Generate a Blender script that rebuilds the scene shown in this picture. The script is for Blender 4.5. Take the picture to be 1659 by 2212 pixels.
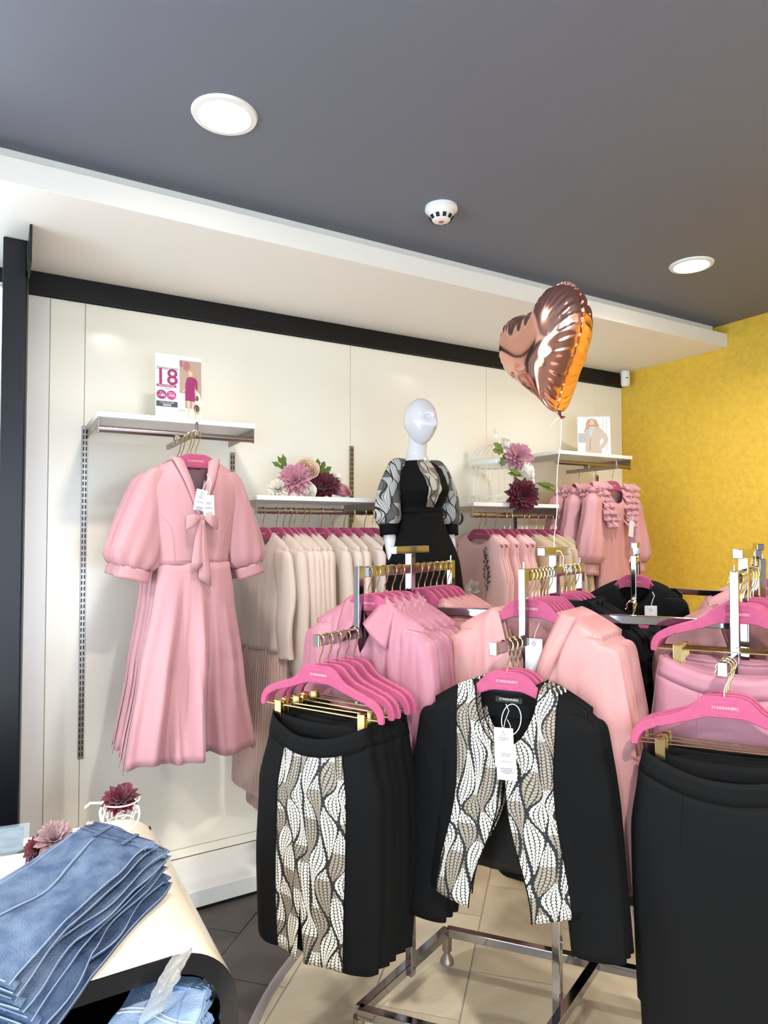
import bpy, math, random
from mathutils import Vector, Matrix, noise
PI = math.pi
S = bpy.context.scene
COL = S.collection
for o in list(bpy.data.objects): bpy.data.objects.remove(o)

# ------------------------------------------------------------------ camera
FPX, YAW, PITCH, EYE = 1440.0, math.radians(30.2), math.radians(1.75), 1.6
cam = bpy.data.cameras.new('camera'); camo = bpy.data.objects.new('camera', cam); COL.objects.link(camo)
camo.location = (0, 0, EYE); camo.rotation_euler = (PI/2 + PITCH, 0, -YAW)
cam.sensor_fit = 'VERTICAL'; cam.sensor_height = 36.0; cam.lens = 36.0*FPX/2212.0; cam.clip_start = .02
S.camera = camo
CF = Vector((math.sin(YAW)*math.cos(PITCH), math.cos(YAW)*math.cos(PITCH), math.sin(PITCH)))
CR = Vector((math.cos(YAW), -math.sin(YAW), 0)); CU = CR.cross(CF)
def ray(x, y): return CF + CR*((x-829.5)/FPX) + CU*((1106-y)/FPX)
def at(x, y, X=None, Y=None, Z=None, d=None):          # a point seen at photo pixel x, y on a plane of the room
    r = ray(x, y)
    t = X/r.x if X is not None else Y/r.y if Y is not None else (Z-EYE)/r.z if Z is not None else d
    return Vector((0, 0, EYE)) + r*t

# ------------------------------------------------------------------ world and exposure
W = bpy.data.worlds.new('daylight'); S.world = W; W.use_nodes = True
bg = W.node_tree.nodes['Background']; bg.inputs[0].default_value = (.74, .88, 1.0, 1); bg.inputs[1].default_value = 5.0
S.view_settings.view_transform = 'Standard'; S.view_settings.look = 'None'
S.view_settings.gamma = 1.0; S.view_settings.use_curve_mapping = False
S.view_settings.exposure = 0.66

# ------------------------------------------------------------------ helpers
def lin(c):
    return tuple(((v/255)/12.92 if v/255 <= .04045 else ((v/255+.055)/1.055)**2.4) for v in c)
def smooth(a, b, x):
    t = min(1, max(0, (x-a)/(b-a))); return t*t*(3-2*t)
def lerp_tab(tab, z):                                   # tab sorted by falling z
    if z >= tab[0][0]: return tab[0][1:]
    for p, q in zip(tab, tab[1:]):
        if z >= q[0]:
            t = (p[0]-z)/(p[0]-q[0]); t = t*t*(3-2*t)*.5 + t*.5
            return tuple(a+(b-a)*t for a, b in zip(p[1:], q[1:]))
    return tab[-1][1:]

class MB:
    def __init__(s): s.v = []; s.f = []; s.hard = False
    def add(s, vs, fs):
        n = len(s.v); s.v += [tuple(v) for v in vs]; s.f += [tuple(i+n for i in f) for f in fs]; return s
    def box(s, lo, hi, m=None):
        x0, y0, z0 = lo; x1, y1, z1 = hi
        vs = [Vector(p) for p in ((x0,y0,z0),(x1,y0,z0),(x1,y1,z0),(x0,y1,z0),(x0,y0,z1),(x1,y0,z1),(x1,y1,z1),(x0,y1,z1))]
        if m is not None: vs = [m @ v for v in vs]
        return s.add(vs, [(0,3,2,1),(4,5,6,7),(0,1,5,4),(1,2,6,5),(2,3,7,6),(3,0,4,7)])
    def bar(s, a, b, w, h, roll=0):                      # rectangular tube from a to b, w across, h upward
        a = Vector(a); b = Vector(b); t = (b-a).normalized()
        up = Vector((0,0,1)) if abs(t.z) < .9 else Vector((math.cos(roll), math.sin(roll), 0))
        r = t.cross(up).normalized(); u = r.cross(t)
        vs = [p + r*(w/2*i) + u*(h/2*j) for p in (a, b) for i, j in ((-1,-1),(1,-1),(1,1),(-1,1))]
        return s.add(vs, [(0,3,2,1),(4,5,6,7),(0,1,5,4),(1,2,6,5),(2,3,7,6),(3,0,4,7)])
    def tube(s, pts, r, n=8, cap=True, flat=1.0, up=None):   # round sweep; r number or list
        pts = [Vector(p) for p in pts]; k = len(pts); rs = r if isinstance(r, (list, tuple)) else [r]*k
        vs = []; ref = None
        for i, p in enumerate(pts):
            t = (pts[min(i+1, k-1)] - pts[max(i-1, 0)]).normalized()
            if ref is None:
                ref = Vector(up) if up else (Vector((0,0,1)) if abs(t.z) < .9 else Vector((1,0,0)))
            a = (ref - t*ref.dot(t)).normalized(); b = t.cross(a); ref = a
            for j in range(n):
                th = 2*PI*j/n; vs.append(p + a*(math.cos(th)*rs[i]*flat) + b*(math.sin(th)*rs[i]))
        fs = [(i*n+j, i*n+(j+1)%n, (i+1)*n+(j+1)%n, (i+1)*n+j) for i in range(k-1) for j in range(n)]
        if cap: fs += [tuple(range(n-1, -1, -1)), tuple(range((k-1)*n, k*n))]
        return s.add(vs, fs)
    def lathe(s, prof, c=(0,0,0), n=24, sx=1, sy=1, cap=True):   # prof (radius, z)
        c = Vector(c)
        vs = [c + Vector((math.cos(2*PI*j/n)*r*sx, math.sin(2*PI*j/n)*r*sy, z)) for r, z in prof for j in range(n)]
        k = len(prof)
        fs = [(i*n+j, i*n+(j+1)%n, (i+1)*n+(j+1)%n, (i+1)*n+j) for i in range(k-1) for j in range(n)]
        if cap: fs += [tuple(range(n-1, -1, -1)), tuple(range((k-1)*n, k*n))]
        return s.add(vs, fs)
    def grid(s, f, nu, nv, wrap=False):
        vs = [f(i/nu, j/nv) for j in range(nv+1) for i in range(nu + (0 if wrap else 1))]
        w = nu if wrap else nu+1
        fs = [(j*w+i, j*w+(i+1)%w, (j+1)*w+(i+1)%w, (j+1)*w+i) for j in range(nv) for i in range(nu)]
        return s.add(vs, fs)
    def poly(s, pts, th, axis='y'):                      # flat outline pushed to a thickness; pts in x, z
        n = len(pts); a = [(x, 0, z) for x, z in pts]; b = [(x, th, z) for x, z in pts]
        return s.add(a+b, [tuple(range(n)), tuple(range(2*n-1, n-1, -1))] + [(i, n+i, n+(i+1)%n, (i+1)%n) for i in range(n)])
    def xf(s, m): s.v = [tuple(m @ Vector(v)) for v in s.v]; return s
    def mesh(s, name, smooth_=True):
        me = bpy.data.meshes.new(name); me.from_pydata(s.v, [], s.f); me.update()
        if smooth_ is not False:
            me.polygons.foreach_set('use_smooth', [True]*len(me.polygons))
            if smooth_ == 'auto': me.set_sharp_from_angle(angle=math.radians(40))
        return me
    def build(s, name, m, parent=None, smooth_='auto', solid=0, bevel=0, sub=0, loc=None):
        o = bpy.data.objects.new(name, s.mesh(name, smooth_)); COL.objects.link(o)
        if m is not None: o.data.materials.append(m)
        if parent is not None: o.parent = parent
        if loc is not None: o.location = loc
        if bevel:
            b = o.modifiers.new('b', 'BEVEL'); b.width = bevel; b.segments = 2; b.limit_method = 'ANGLE'; b.angle_limit = math.radians(40)
        if sub:
            b = o.modifiers.new('s', 'SUBSURF'); b.levels = sub; b.render_levels = sub
        if solid:
            b = o.modifiers.new('t', 'SOLIDIFY'); b.thickness = solid; b.offset = 0
        return o
def tag(o, label=None, cat=None, group=None, kind=None):
    if label: o['label'] = label
    if cat: o['category'] = cat
    if group: o['group'] = group
    if kind: o['kind'] = kind
    return o
def thing(name, label, cat, loc=(0,0,0), rz=0, group=None):
    o = bpy.data.objects.new(name, None); COL.objects.link(o); o.empty_display_size = .05
    o.location = loc; o.rotation_euler = (0, 0, rz); return tag(o, label, cat, group)
def copy_tree(o, parent=None, loc=None, rz=None, label=None, group=None):
    c = o.copy(); COL.objects.link(c); c.parent = parent
    if loc is not None: c.location = loc
    if rz is not None: c.rotation_euler = (0, 0, rz)
    if label: c['label'] = label
    if group: c['group'] = group
    for ch in list(o.children): copy_tree(ch, c)
    return c
def struct(name, mb, m, **k): return tag(mb.build(name, m, **k), kind='structure')
def text(body, size, m, name, parent, mtx, font_shear=0, extrude=.0003, align='CENTER', bold=0):
    cu = bpy.data.curves.new(name, 'FONT'); cu.body = body; cu.size = size; cu.extrude = extrude; cu.align_x = align; cu.align_y = 'CENTER'
    cu.shear = font_shear; cu.offset = bold; cu.resolution_u = 3
    t = bpy.data.objects.new(name, cu); COL.objects.link(t); bpy.context.view_layer.update()
    me = bpy.data.meshes.new_from_object(t.evaluated_get(bpy.context.evaluated_depsgraph_get()))
    bpy.data.objects.remove(t); bpy.data.curves.remove(cu)
    me.name = name; me.transform(mtx); me.materials.clear(); me.materials.append(m)
    o = bpy.data.objects.new(name, me); COL.objects.link(o); o.parent = parent; return o
FACE = Matrix.Rotation(PI/2, 4, 'X')                     # text lying in x/z, read from -y

# ------------------------------------------------------------------ materials
def nt(name):
    m = bpy.data.materials.new(name); m.use_nodes = True; n = m.node_tree
    return m, n, n.nodes['Principled BSDF']
def mat(name, c, rough=.5, metal=0, sheen=0, var=0, vscale=8, bump=0, bscale=60, coat=0, spec=.5, c2=None, trans=0, stretch=(1,1,1), sheent=None, detail=3, drape=None):
    m, n, b = nt(name); L = n.links.new
    b.inputs['Base Color'].default_value = (*lin(c), 1); b.inputs['Roughness'].default_value = rough; b.inputs['Metallic'].default_value = metal
    b.inputs['Specular IOR Level'].default_value = spec
    if coat: b.inputs['Coat Weight'].default_value = coat; b.inputs['Coat Roughness'].default_value = .08
    if sheen:
        b.inputs['Sheen Weight'].default_value = sheen; b.inputs['Sheen Roughness'].default_value = .4
        if sheent: b.inputs['Sheen Tint'].default_value = (*lin(sheent), 1)
    if var or bump:
        tc = n.nodes.new('ShaderNodeTexCoord'); mp = n.nodes.new('ShaderNodeMapping'); mp.inputs['Scale'].default_value = stretch
        L(tc.outputs['Object'], mp.inputs['Vector'])
    if var:
        t = n.nodes.new('ShaderNodeTexNoise'); t.inputs['Scale'].default_value = vscale; t.inputs['Detail'].default_value = detail
        L(mp.outputs[0], t.inputs['Vector'])
        r = n.nodes.new('ShaderNodeMapRange'); r.inputs['From Min'].default_value = .3; r.inputs['From Max'].default_value = .7
        L(t.outputs[0], r.inputs['Value'])
        x = n.nodes.new('ShaderNodeMix'); x.data_type = 'RGBA'
        x.inputs['A'].default_value = (*lin(c), 1); x.inputs['B'].default_value = (*(lin(c2) if c2 else tuple(v*(1-var) for v in lin(c))), 1)
        L(r.outputs[0], x.inputs['Factor']); L(x.outputs['Result'], b.inputs['Base Color'])
    if bump:
        t = n.nodes.new('ShaderNodeTexNoise'); t.inputs['Scale'].default_value = bscale; t.inputs['Detail'].default_value = 2
        L(mp.outputs[0], t.inputs['Vector'])
        u = n.nodes.new('ShaderNodeBump'); u.inputs['Strength'].default_value = bump; u.inputs['Distance'].default_value = .004
        L(t.outputs[0], u.inputs['Height']); L(u.outputs[0], b.inputs['Normal'])
    if drape:                                            # soft vertical pull lines of hanging cloth
        tc = n.nodes.new('ShaderNodeTexCoord'); mp = n.nodes.new('ShaderNodeMapping'); mp.inputs['Scale'].default_value = (1, 1, .10)
        L(tc.outputs['Object'], mp.inputs['Vector']); t = n.nodes.new('ShaderNodeTexNoise'); t.inputs['Scale'].default_value = drape[0]; t.inputs['Detail'].default_value = 1.5
        t.inputs['Distortion'].default_value = .6; L(mp.outputs[0], t.inputs['Vector'])
        u = n.nodes.new('ShaderNodeBump'); u.inputs['Strength'].default_value = drape[1]; u.inputs['Distance'].default_value = .03
        L(t.outputs[0], u.inputs['Height']); L(u.outputs[0], b.inputs['Normal'])
    if trans: b.inputs['Transmission Weight'].default_value = trans
    return m
def emit(name, c, s):
    m, n, b = nt(name); b.inputs['Base Color'].default_value = (*lin(c), 1)
    b.inputs['Emission Color'].default_value = (*lin(c), 1); b.inputs['Emission Strength'].default_value = s; return m
def glass(name, tint=(1,1,1), refl=.08, alpha=1.0, rough=0.02):
    m = bpy.data.materials.new(name); m.use_nodes = True; n = m.node_tree; n.nodes.clear(); L = n.links.new
    o = n.nodes.new('ShaderNodeOutputMaterial'); x = n.nodes.new('ShaderNodeMixShader'); t = n.nodes.new('ShaderNodeBsdfTransparent')
    g = n.nodes.new('ShaderNodeBsdfGlossy'); g.inputs['Roughness'].default_value = rough
    t.inputs[0].default_value = (*tint, 1); fr = n.nodes.new('ShaderNodeFresnel'); fr.inputs[0].default_value = 1.45
    a = n.nodes.new('ShaderNodeMath'); a.operation = 'ADD'; a.inputs[1].default_value = refl
    L(fr.outputs[0], a.inputs[0]); L(a.outputs[0], x.inputs[0]); L(t.outputs[0], x.inputs[1]); L(g.outputs[0], x.inputs[2]); L(x.outputs[0], o.inputs[0])
    return m
def lace(name, light=(210,203,190), mid=(142,131,116), dark=(14,14,17), axes=('X','Z'), sc=1.0):
    """Black lace over cream: columns of small cells in wavy ribbons with saw-edged black veins."""
    m, n, b = nt(name); L = n.links.new; b.inputs['Roughness'].default_value = .75
    tc = n.nodes.new('ShaderNodeTexCoord'); sp = n.nodes.new('ShaderNodeSeparateXYZ'); L(tc.outputs['Object'], sp.inputs[0])
    def M(op, a, b_=None, c=None):
        k = n.nodes.new('ShaderNodeMath'); k.operation = op
        for i, v in enumerate((a, b_, c)):
            if v is None: continue
            if isinstance(v, (int, float)): k.inputs[i].default_value = v
            else: L(v, k.inputs[i])
        return k.outputs[0]
    x = M('MULTIPLY', sp.outputs[axes[0]], sc); z = M('MULTIPLY', sp.outputs[axes[1]], sc)
    nz = n.nodes.new('ShaderNodeTexNoise'); nz.inputs['Scale'].default_value = 9*sc; nz.inputs['Detail'].default_value = 0; L(tc.outputs['Object'], nz.inputs['Vector'])
    w1 = M('SINE', M('ADD', M('MULTIPLY', z, 34), M('MULTIPLY', nz.outputs[0], 4)))
    xx = M('ADD', x, M('MULTIPLY', w1, .010))
    p = M('DIVIDE', xx, .026)                             # ribbon coordinate
    sw = M('MULTIPLY', M('SINE', M('ADD', M('MULTIPLY', z, 52), M('MULTIPLY', nz.outputs[0], 6))), .34)
    par = lambda f: M('SUBTRACT', 1, M('MULTIPLY', M('FLOORED_MODULO', f, 2), 2))
    f0 = M('FLOOR', p); e0 = M('MULTIPLY', sw, par(f0))   # neighbouring ribbons swell and thin in turn, like lenses
    idx = M('ADD', M('SUBTRACT', f0, M('LESS_THAN', p, M('ADD', f0, e0))), M('GREATER_THAN', p, M('SUBTRACT', M('ADD', f0, 1), e0)))
    e1 = M('MULTIPLY', sw, par(idx)); wd = M('SUBTRACT', 1, M('MULTIPLY', e1, 2))
    q = M('DIVIDE', M('SUBTRACT', p, M('ADD', idx, e1)), wd)
    sgn = par(idx)
    # cells inside the ribbon
    cc = M('MULTIPLY', q, 4.0); cu = M('FRACT', cc)
    row = M('ADD', M('DIVIDE', z, .0072), M('MULTIPLY', M('SINE', M('MULTIPLY', q, 3.1)), M('MULTIPLY', sgn, 1.6)))
    rv = M('FRACT', M('ADD', row, M('MULTIPLY', M('FLOORED_MODULO', M('FLOOR', cc), 2), .5)))
    du = M('SUBTRACT', cu, .5); dv = M('SUBTRACT', rv, .5)
    cell = M('ADD', M('POWER', M('ABSOLUTE', du), 3), M('POWER', M('ABSOLUTE', dv), 3))
    net = M('GREATER_THAN', cell, .078)
    # saw-edged vein along the ribbon borders, coming and going
    edge = M('MULTIPLY', M('MINIMUM', q, M('SUBTRACT', 1, q)), wd)
    saw = M('ABSOLUTE', M('SUBTRACT', M('FRACT', M('DIVIDE', z, .0095)), .5))
    swell = M('MULTIPLY', M('ADD', M('SINE', M('ADD', M('MULTIPLY', z, 41), M('MULTIPLY', idx, 2.1))), .30), .13)
    vein = M('LESS_THAN', edge, M('ADD', M('MULTIPLY', saw, .22), swell))
    dk = M('MAXIMUM', net, vein)
    sh = M('GREATER_THAN', M('SINE', M('ADD', M('MULTIPLY', idx, 4.7), M('MULTIPLY', z, 23))), .35)
    c1 = n.nodes.new('ShaderNodeMix'); c1.data_type = 'RGBA'; c1.inputs['A'].default_value = (*lin(light), 1); c1.inputs['B'].default_value = (*lin(mid), 1); L(sh, c1.inputs['Factor'])
    c2 = n.nodes.new('ShaderNodeMix'); c2.data_type = 'RGBA'; L(c1.outputs['Result'], c2.inputs['A']); c2.inputs['B'].default_value = (*lin(dark), 1); L(dk, c2.inputs['Factor'])
    L(c2.outputs['Result'], b.inputs['Base Color'])
    return m

M = {}
M['wall'] = mat('cream_panel', (251,245,232), .16, spec=.5)
M['wall_white'] = mat('white_panel', (240,236,232), .25)
M['white'] = mat('white_laminate', (243,242,240), .3)
M['soffit'] = mat('soffit_paint', (243,238,231), .7, bump=.05, bscale=120)
M['ceil'] = mat('grey_ceiling_paint', (112,114,126), .6, bump=.06, bscale=200)
M['band'] = mat('black_board', (6,6,10), .4, spec=.35)
M['post'] = mat('navy_black_metal', (11,13,22), .38, spec=.4, bump=.06, bscale=400)
M['yellow'] = mat('yellow_plaster', (240,196,66), .62, bump=1, bscale=42, var=.14, vscale=30)
M['rear'] = mat('rear_wall_paint', (205,198,190), .8)
M['dark_tile'] = mat('dark_slate_tile', (84,77,74), .45, var=.3, vscale=6, bump=.25, bscale=30)
M['dark_tile_b'] = mat('dark_slate_tile_b', (94,86,82), .5, var=.3, vscale=7, bump=.25, bscale=26)
M['light_tile'] = mat('beige_stone_tile', (206,193,168), .42, var=.14, vscale=4, bump=.35, bscale=22, stretch=(1,3,1))
M['light_tile_b'] = mat('beige_stone_tile_b', (198,184,160), .45, var=.16, vscale=5, bump=.35, bscale=25, stretch=(3,1,1))
M['grout'] = mat('grey_grout', (150,146,142), .9)
M['trim'] = mat('satin_metal_strip', (176,172,170), .35, .6)
M['chrome'] = mat('chrome', (164,165,170), .07, 1)
M['steel'] = mat('brushed_steel', (158,150,144), .3, 1)
M['gold'] = mat('gold_wire', (222,196,138), .2, 1)
M['dark'] = mat('black_slot', (10,10,10), .6)
M['hanger'] = mat('pink_velvet', (170,74,108), .85, sheen=.35, sheent=(255,150,200), var=.12, vscale=60)
M['hanger_dark'] = mat('burgundy_velvet', (120,22,58), .8, sheen=.5, sheent=(200,80,120))
M['hanger_plate'] = mat('pink_plate', (190,84,124), .6, sheen=.2, sheent=(255,160,205))
M['foil_text'] = mat('stamped_lettering', (226,176,176), .4, .2)
M['dress'] = mat('pink_crepe', (180,130,135), .62, sheen=.15, drape=(7, .9))
M['pinkb'] = mat('rose_fabric', (196,140,144), .6, sheen=.12, drape=(12, .5))
M['blouse'] = mat('pale_pink_satin', (180,127,124), .44, sheen=.1, drape=(9, .6))
M['satin'] = mat('orchid_pink_satin', (164,106,119), .42, drape=(13, .7))
M['skirtpink'] = mat('orchid_pink_cloth', (170,114,128), .6, sheen=.15)
M['beige'] = mat('beige_crepe', (204,186,174), .7, sheen=.2, drape=(7, .7))
M['taupe'] = mat('taupe_crepe', (186,158,140), .7, sheen=.3)
M['peach'] = mat('peach_rose_cloth', (230,184,180), .65, sheen=.25)
M['camel'] = mat('camel_cloth', (192,168,138), .7, sheen=.3)
M['pleat'] = mat('taupe_pleats', (188,158,146), .6, sheen=.3)
M['black'] = mat('black_crepe', (5,5,6), .8, spec=.15, drape=(6, .3))
M['blackb'] = mat('black_cloth', (9,9,10), .8, spec=.15, drape=(4, .2))
M['lining'] = mat('black_lining', (16,14,15), .5, spec=.3)
M['velvet'] = mat('black_velvet', (6,6,8), .85, sheen=.25, sheent=(60,60,80), spec=.2)
M['lace'] = lace('black_lace_over_cream', sc=.86)
M['lace_m'] = lace('black_lace_small', sc=1.25)
M['lace_s'] = lace('black_lace_sleeve', light=(190,190,188), mid=(96,96,98), sc=1.15)
M['tagw'] = mat('white_card', (216,216,219), .5)
M['ink'] = mat('grey_ink', (40,40,46), .6)
M['labelb'] = mat('black_label', (14,13,14), .6)
M['labelt'] = mat('label_thread', (206,196,176), .6)
M['mann'] = mat('white_gloss_fibreglass', (206,206,211), .14, coat=.5)
M['balloon'] = mat('rose_gold_foil', (232,174,156), .13, 1)
M['ribbon'] = mat('white_ribbon', (240,240,244), .4)
M['plastic'] = mat('white_plastic', (236,235,230), .4)
M['lens'] = emit('lamp_diffuser', (255,250,240), 30)
M['tabletop'] = mat('cream_gloss_laminate', (240,230,208), .12, coat=.4)
M['tableblack'] = mat('black_gloss_laminate', (13,13,15), .14)
M['denim'] = mat('mid_blue_denim', (98,114,138), .9, var=.5, vscale=22, c2=(58,76,106), bump=.9, bscale=300, detail=12, spec=.2)
M['denim_d'] = mat('deep_blue_denim', (80,98,126), .9, var=.5, vscale=22, c2=(44,60,90), bump=.9, bscale=300, detail=12, spec=.2)
M['denim_in'] = mat('denim_inside', (34,44,66), .9)
M['denim_l'] = mat('light_blue_denim', (160,184,214), .9, var=.4, vscale=16, c2=(122,150,192), bump=.7, bscale=300, detail=12, spec=.2)
M['stitch'] = mat('stitching', (206,206,200), .8)
M['stitch_d'] = mat('dark_stitching', (46,56,82), .8)
M['button'] = mat('silver_button', (226,222,214), .25, .9)
M['bag'] = glass('clear_plastic_film', (.97,.98,.99), .12, rough=.10)
_n = M['bag'].node_tree; _d = _n.nodes.new('ShaderNodeBsdfDiffuse'); _d.inputs[0].default_value = (.86, .88, .92, 1); _m = _n.nodes.new('ShaderNodeMixShader'); _m.inputs[0].default_value = .22
_o = [k for k in _n.nodes if k.type == 'OUTPUT_MATERIAL'][0]; _s = _o.inputs[0].links[0].from_socket
_n.links.new(_s, _m.inputs[1]); _n.links.new(_d.outputs[0], _m.inputs[2]); _n.links.new(_m.outputs[0], _o.inputs[0])
M['acrylic'] = glass('clear_acrylic', (.95,.97,.98), .01)
M['window'] = glass('window_glass', (.97,.99,1), .03)
M['dahlia'] = mat('dusky_pink_petal', (206,140,158), .65, var=.25, vscale=20, sheen=.2)
M['dahlia_r'] = mat('burgundy_petal', (104,12,42), .6, var=.35, vscale=25, c2=(60,6,24), sheen=.2)
M['dahlia_g'] = mat('mauve_grey_petal', (160,130,134), .7, var=.25, vscale=20)
M['rose_c'] = mat('cream_petal', (240,222,196), .6, var=.1, vscale=20, c2=(232,190,160))
M['rose_w'] = mat('white_petal', (243,236,226), .6)
M['rose_p'] = mat('dusty_rose_petal', (200,130,136), .6)
M['leaf'] = mat('green_leaf', (96,122,48), .55, var=.3, vscale=15)
M['wirew'] = mat('white_wire', (240,238,228), .4)
M['navy'] = mat('navy_disc', (22,30,62), .35)
# ------------------------------------------------------------------ lamps the room has
ZC, YW, XR, XL, YB = 2.855, 3.2, 3.79, -2.6, -2.6
def downlight(x, y, label, power):
    t = thing('ceiling_downlight', label, 'downlight', (x, y, ZC), 0, 'recessed downlights in the grey ceiling')
    MB().lathe([(.072,-.004),(.078,-.010),(.094,-.008),(.098,-.001),(.098,0),(.072,0)], n=40, cap=False).build('trim_ring', M['plastic'], t)
    MB().lathe([(.001,-.0045),(.073,-.0045),(.073,-.001),(.001,-.001)], n=40, cap=False).build('diffuser', M['lens'], t)
    l = bpy.data.lights.new('lamp', 'AREA'); l.shape = 'DISK'; l.size = .14; l.energy = power; l.color = (1, .955, .89); l.spread = math.radians(150)
    lo = bpy.data.objects.new('lamp', l); COL.objects.link(lo); lo.parent = t; lo.location = (0, 0, -.015)
PW, PB = 9, 32
downlight(.575, 1.94, 'bright round ceiling downlight nearest the camera, above the pink dresses', PW)
downlight(2.80, 1.945, 'bright round ceiling downlight near the yellow wall', PW)
for x, y, w_ in ((-1.65, 1.94, 48), (.575, -.3, 44), (2.80, -.3, 34), (-1.65, -.3, 44), (1.7, -1.9, 34)):
    downlight(x, y, 'round ceiling downlight over the shop floor behind the viewer', w_)

# ------------------------------------------------------------------ room shell
fl = struct('floor', MB().box((XL-.1, YB-.1, -.12), (XR+.1, YW+.1, -.006)), M['grout'])
struct('ceiling', MB().box((XL-.1, YB-.1, ZC), (XR+.1, YW+.1, ZC+.1)), M['ceil'])
wy = struct('wall_right', MB().box((XR, YB, 0), (XR+.1, YW+.1, ZC)), M['yellow'])
wb = struct('wall_back', MB().box((.10, YW, 0), (XR, YW+.1, ZC)), M['rear'])
# panels of the back wall, 1 mm joints
px = [(.104, .188, 'wall_white'), (.190, .327, 'wall'), (.329, 1.644, 'wall'), (1.646, 2.579, 'wall'), (2.581, 3.524, 'wall'), (3.526, 3.788, 'wall')]
for a, b, k in px:
    MB().box((a, YW-.012, .133), (b, YW-.0005, 2.612)).build('panel', M[k], wb, bevel=.0012)
    MB().box((a, YW-.012, .09), (b, YW-.0005, .130)).build('panel', M[k], wb, bevel=.0012)
struct('trim_1', MB().box((.105, YW-.032, 2.616), (XR-.001, YW-.001, 2.711)), M['band'], bevel=.001)
# dropped soffit over the shelving: front board and recessed upper strip
so = struct('ceiling_soffit', MB().box((XL, 2.4, 2.712), (XR-.001, YW, 2.795)), M['soffit'], bevel=.0015)
MB().box((XL, 2.475, 2.795), (XR-.03, YW, ZC)).build('upper_strip', M['soffit'], so)
# plinth along the back wall
pl = struct('plinth', MB().box((.2, 2.868, .018), (XR-.002, YW-.013, .088)), M['white'], bevel=.002)
MB().box((.21, 2.89, 0), (XR-.01, YW-.02, .018)).build('toe_kick', M['dark'], pl)
# black column at the window end of the wall, with the short board under the soffit
struct('trim_2', MB().box((.0075, 2.85, 0), (.0865, YW, 2.711)), M['post'], bevel=.004)
struct('trim_3', MB().box((.0885, 2.69, 2.575), (.0975, 2.88, 2.711)), M['post'], bevel=.001)
# window left of the column
w1 = struct('window_1', MB().box((XL, YW, 0), (XL+.06, YW+.08, 2.712)).box((.0085, YW, 0), (.1, YW+.08, 2.712)).box((XL, YW, 0), (.1, YW+.08, .06)).box((XL, YW, 2.65), (.1, YW+.08, ZC)).box((-1.3, YW, 0), (-1.24, YW+.08, 2.7)), M['post'])
MB().box((XL+.06, YW+.035, .06), (-1.3, YW+.045, 2.65)).build('pane', M['window'], w1)
MB().box((-1.24, YW+.035, .06), (.0085, YW+.045, 2.65)).build('pane', M['window'], w1)
# left wall, and the shop window behind the viewer
struct('wall_left', MB().box((XL-.1, YB, 0), (XL, -1.6, ZC)).box((XL-.1, 2.9, 0), (XL, YW+.1, ZC)).box((XL-.1, -1.6, 0), (XL, 2.9, .3)).box((XL-.1, -1.6, 2.55), (XL, 2.9, ZC)), M['rear'])
w3 = struct('window_3', MB().box((XL-.08, -1.6, .3), (XL-.02, -1.54, 2.55)).box((XL-.08, 2.84, .3), (XL-.02, 2.9, 2.55)).box((XL-.08, .6, .3), (XL-.02, .66, 2.55)).box((XL-.08, -1.6, .3), (XL-.02, 2.9, .36)).box((XL-.08, -1.6, 2.49), (XL-.02, 2.9, 2.55)), M['post'])
MB().box((XL-.055, -1.54, .36), (XL-.045, .6, 2.49)).build('pane', M['window'], w3)
MB().box((XL-.055, .66, .36), (XL-.045, 2.84, 2.49)).build('pane', M['window'], w3)
wr = struct('wall_rear', MB().box((XL, YB-.1, 0), (-2.0, YB, ZC)).box((1.6, YB-.1, 0), (XR, YB, ZC)).box((-2.0, YB-.1, 2.5), (1.6, YB, ZC)).box((-2.0, YB-.1, 0), (1.6, YB, .25)), M['rear'])
w2 = struct('window_2', MB().box((-2.0, YB-.08, .25), (-1.94, YB-.02, 2.5)).box((1.54, YB-.08, .25), (1.6, YB-.02, 2.5)).box((-.23, YB-.08, .25), (-.17, YB-.02, 2.5)).box((-2, YB-.08, 2.44), (1.6, YB-.02, 2.5)).box((-2, YB-.08, .25), (1.6, YB-.02, .31)), M['post'])
MB().box((-1.94, YB-.055, .31), (-.23, YB-.045, 2.44)).build('pane', M['window'], w2)
MB().box((-.17, YB-.055, .31), (1.54, YB-.045, 2.44)).build('pane', M['window'], w2)

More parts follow.
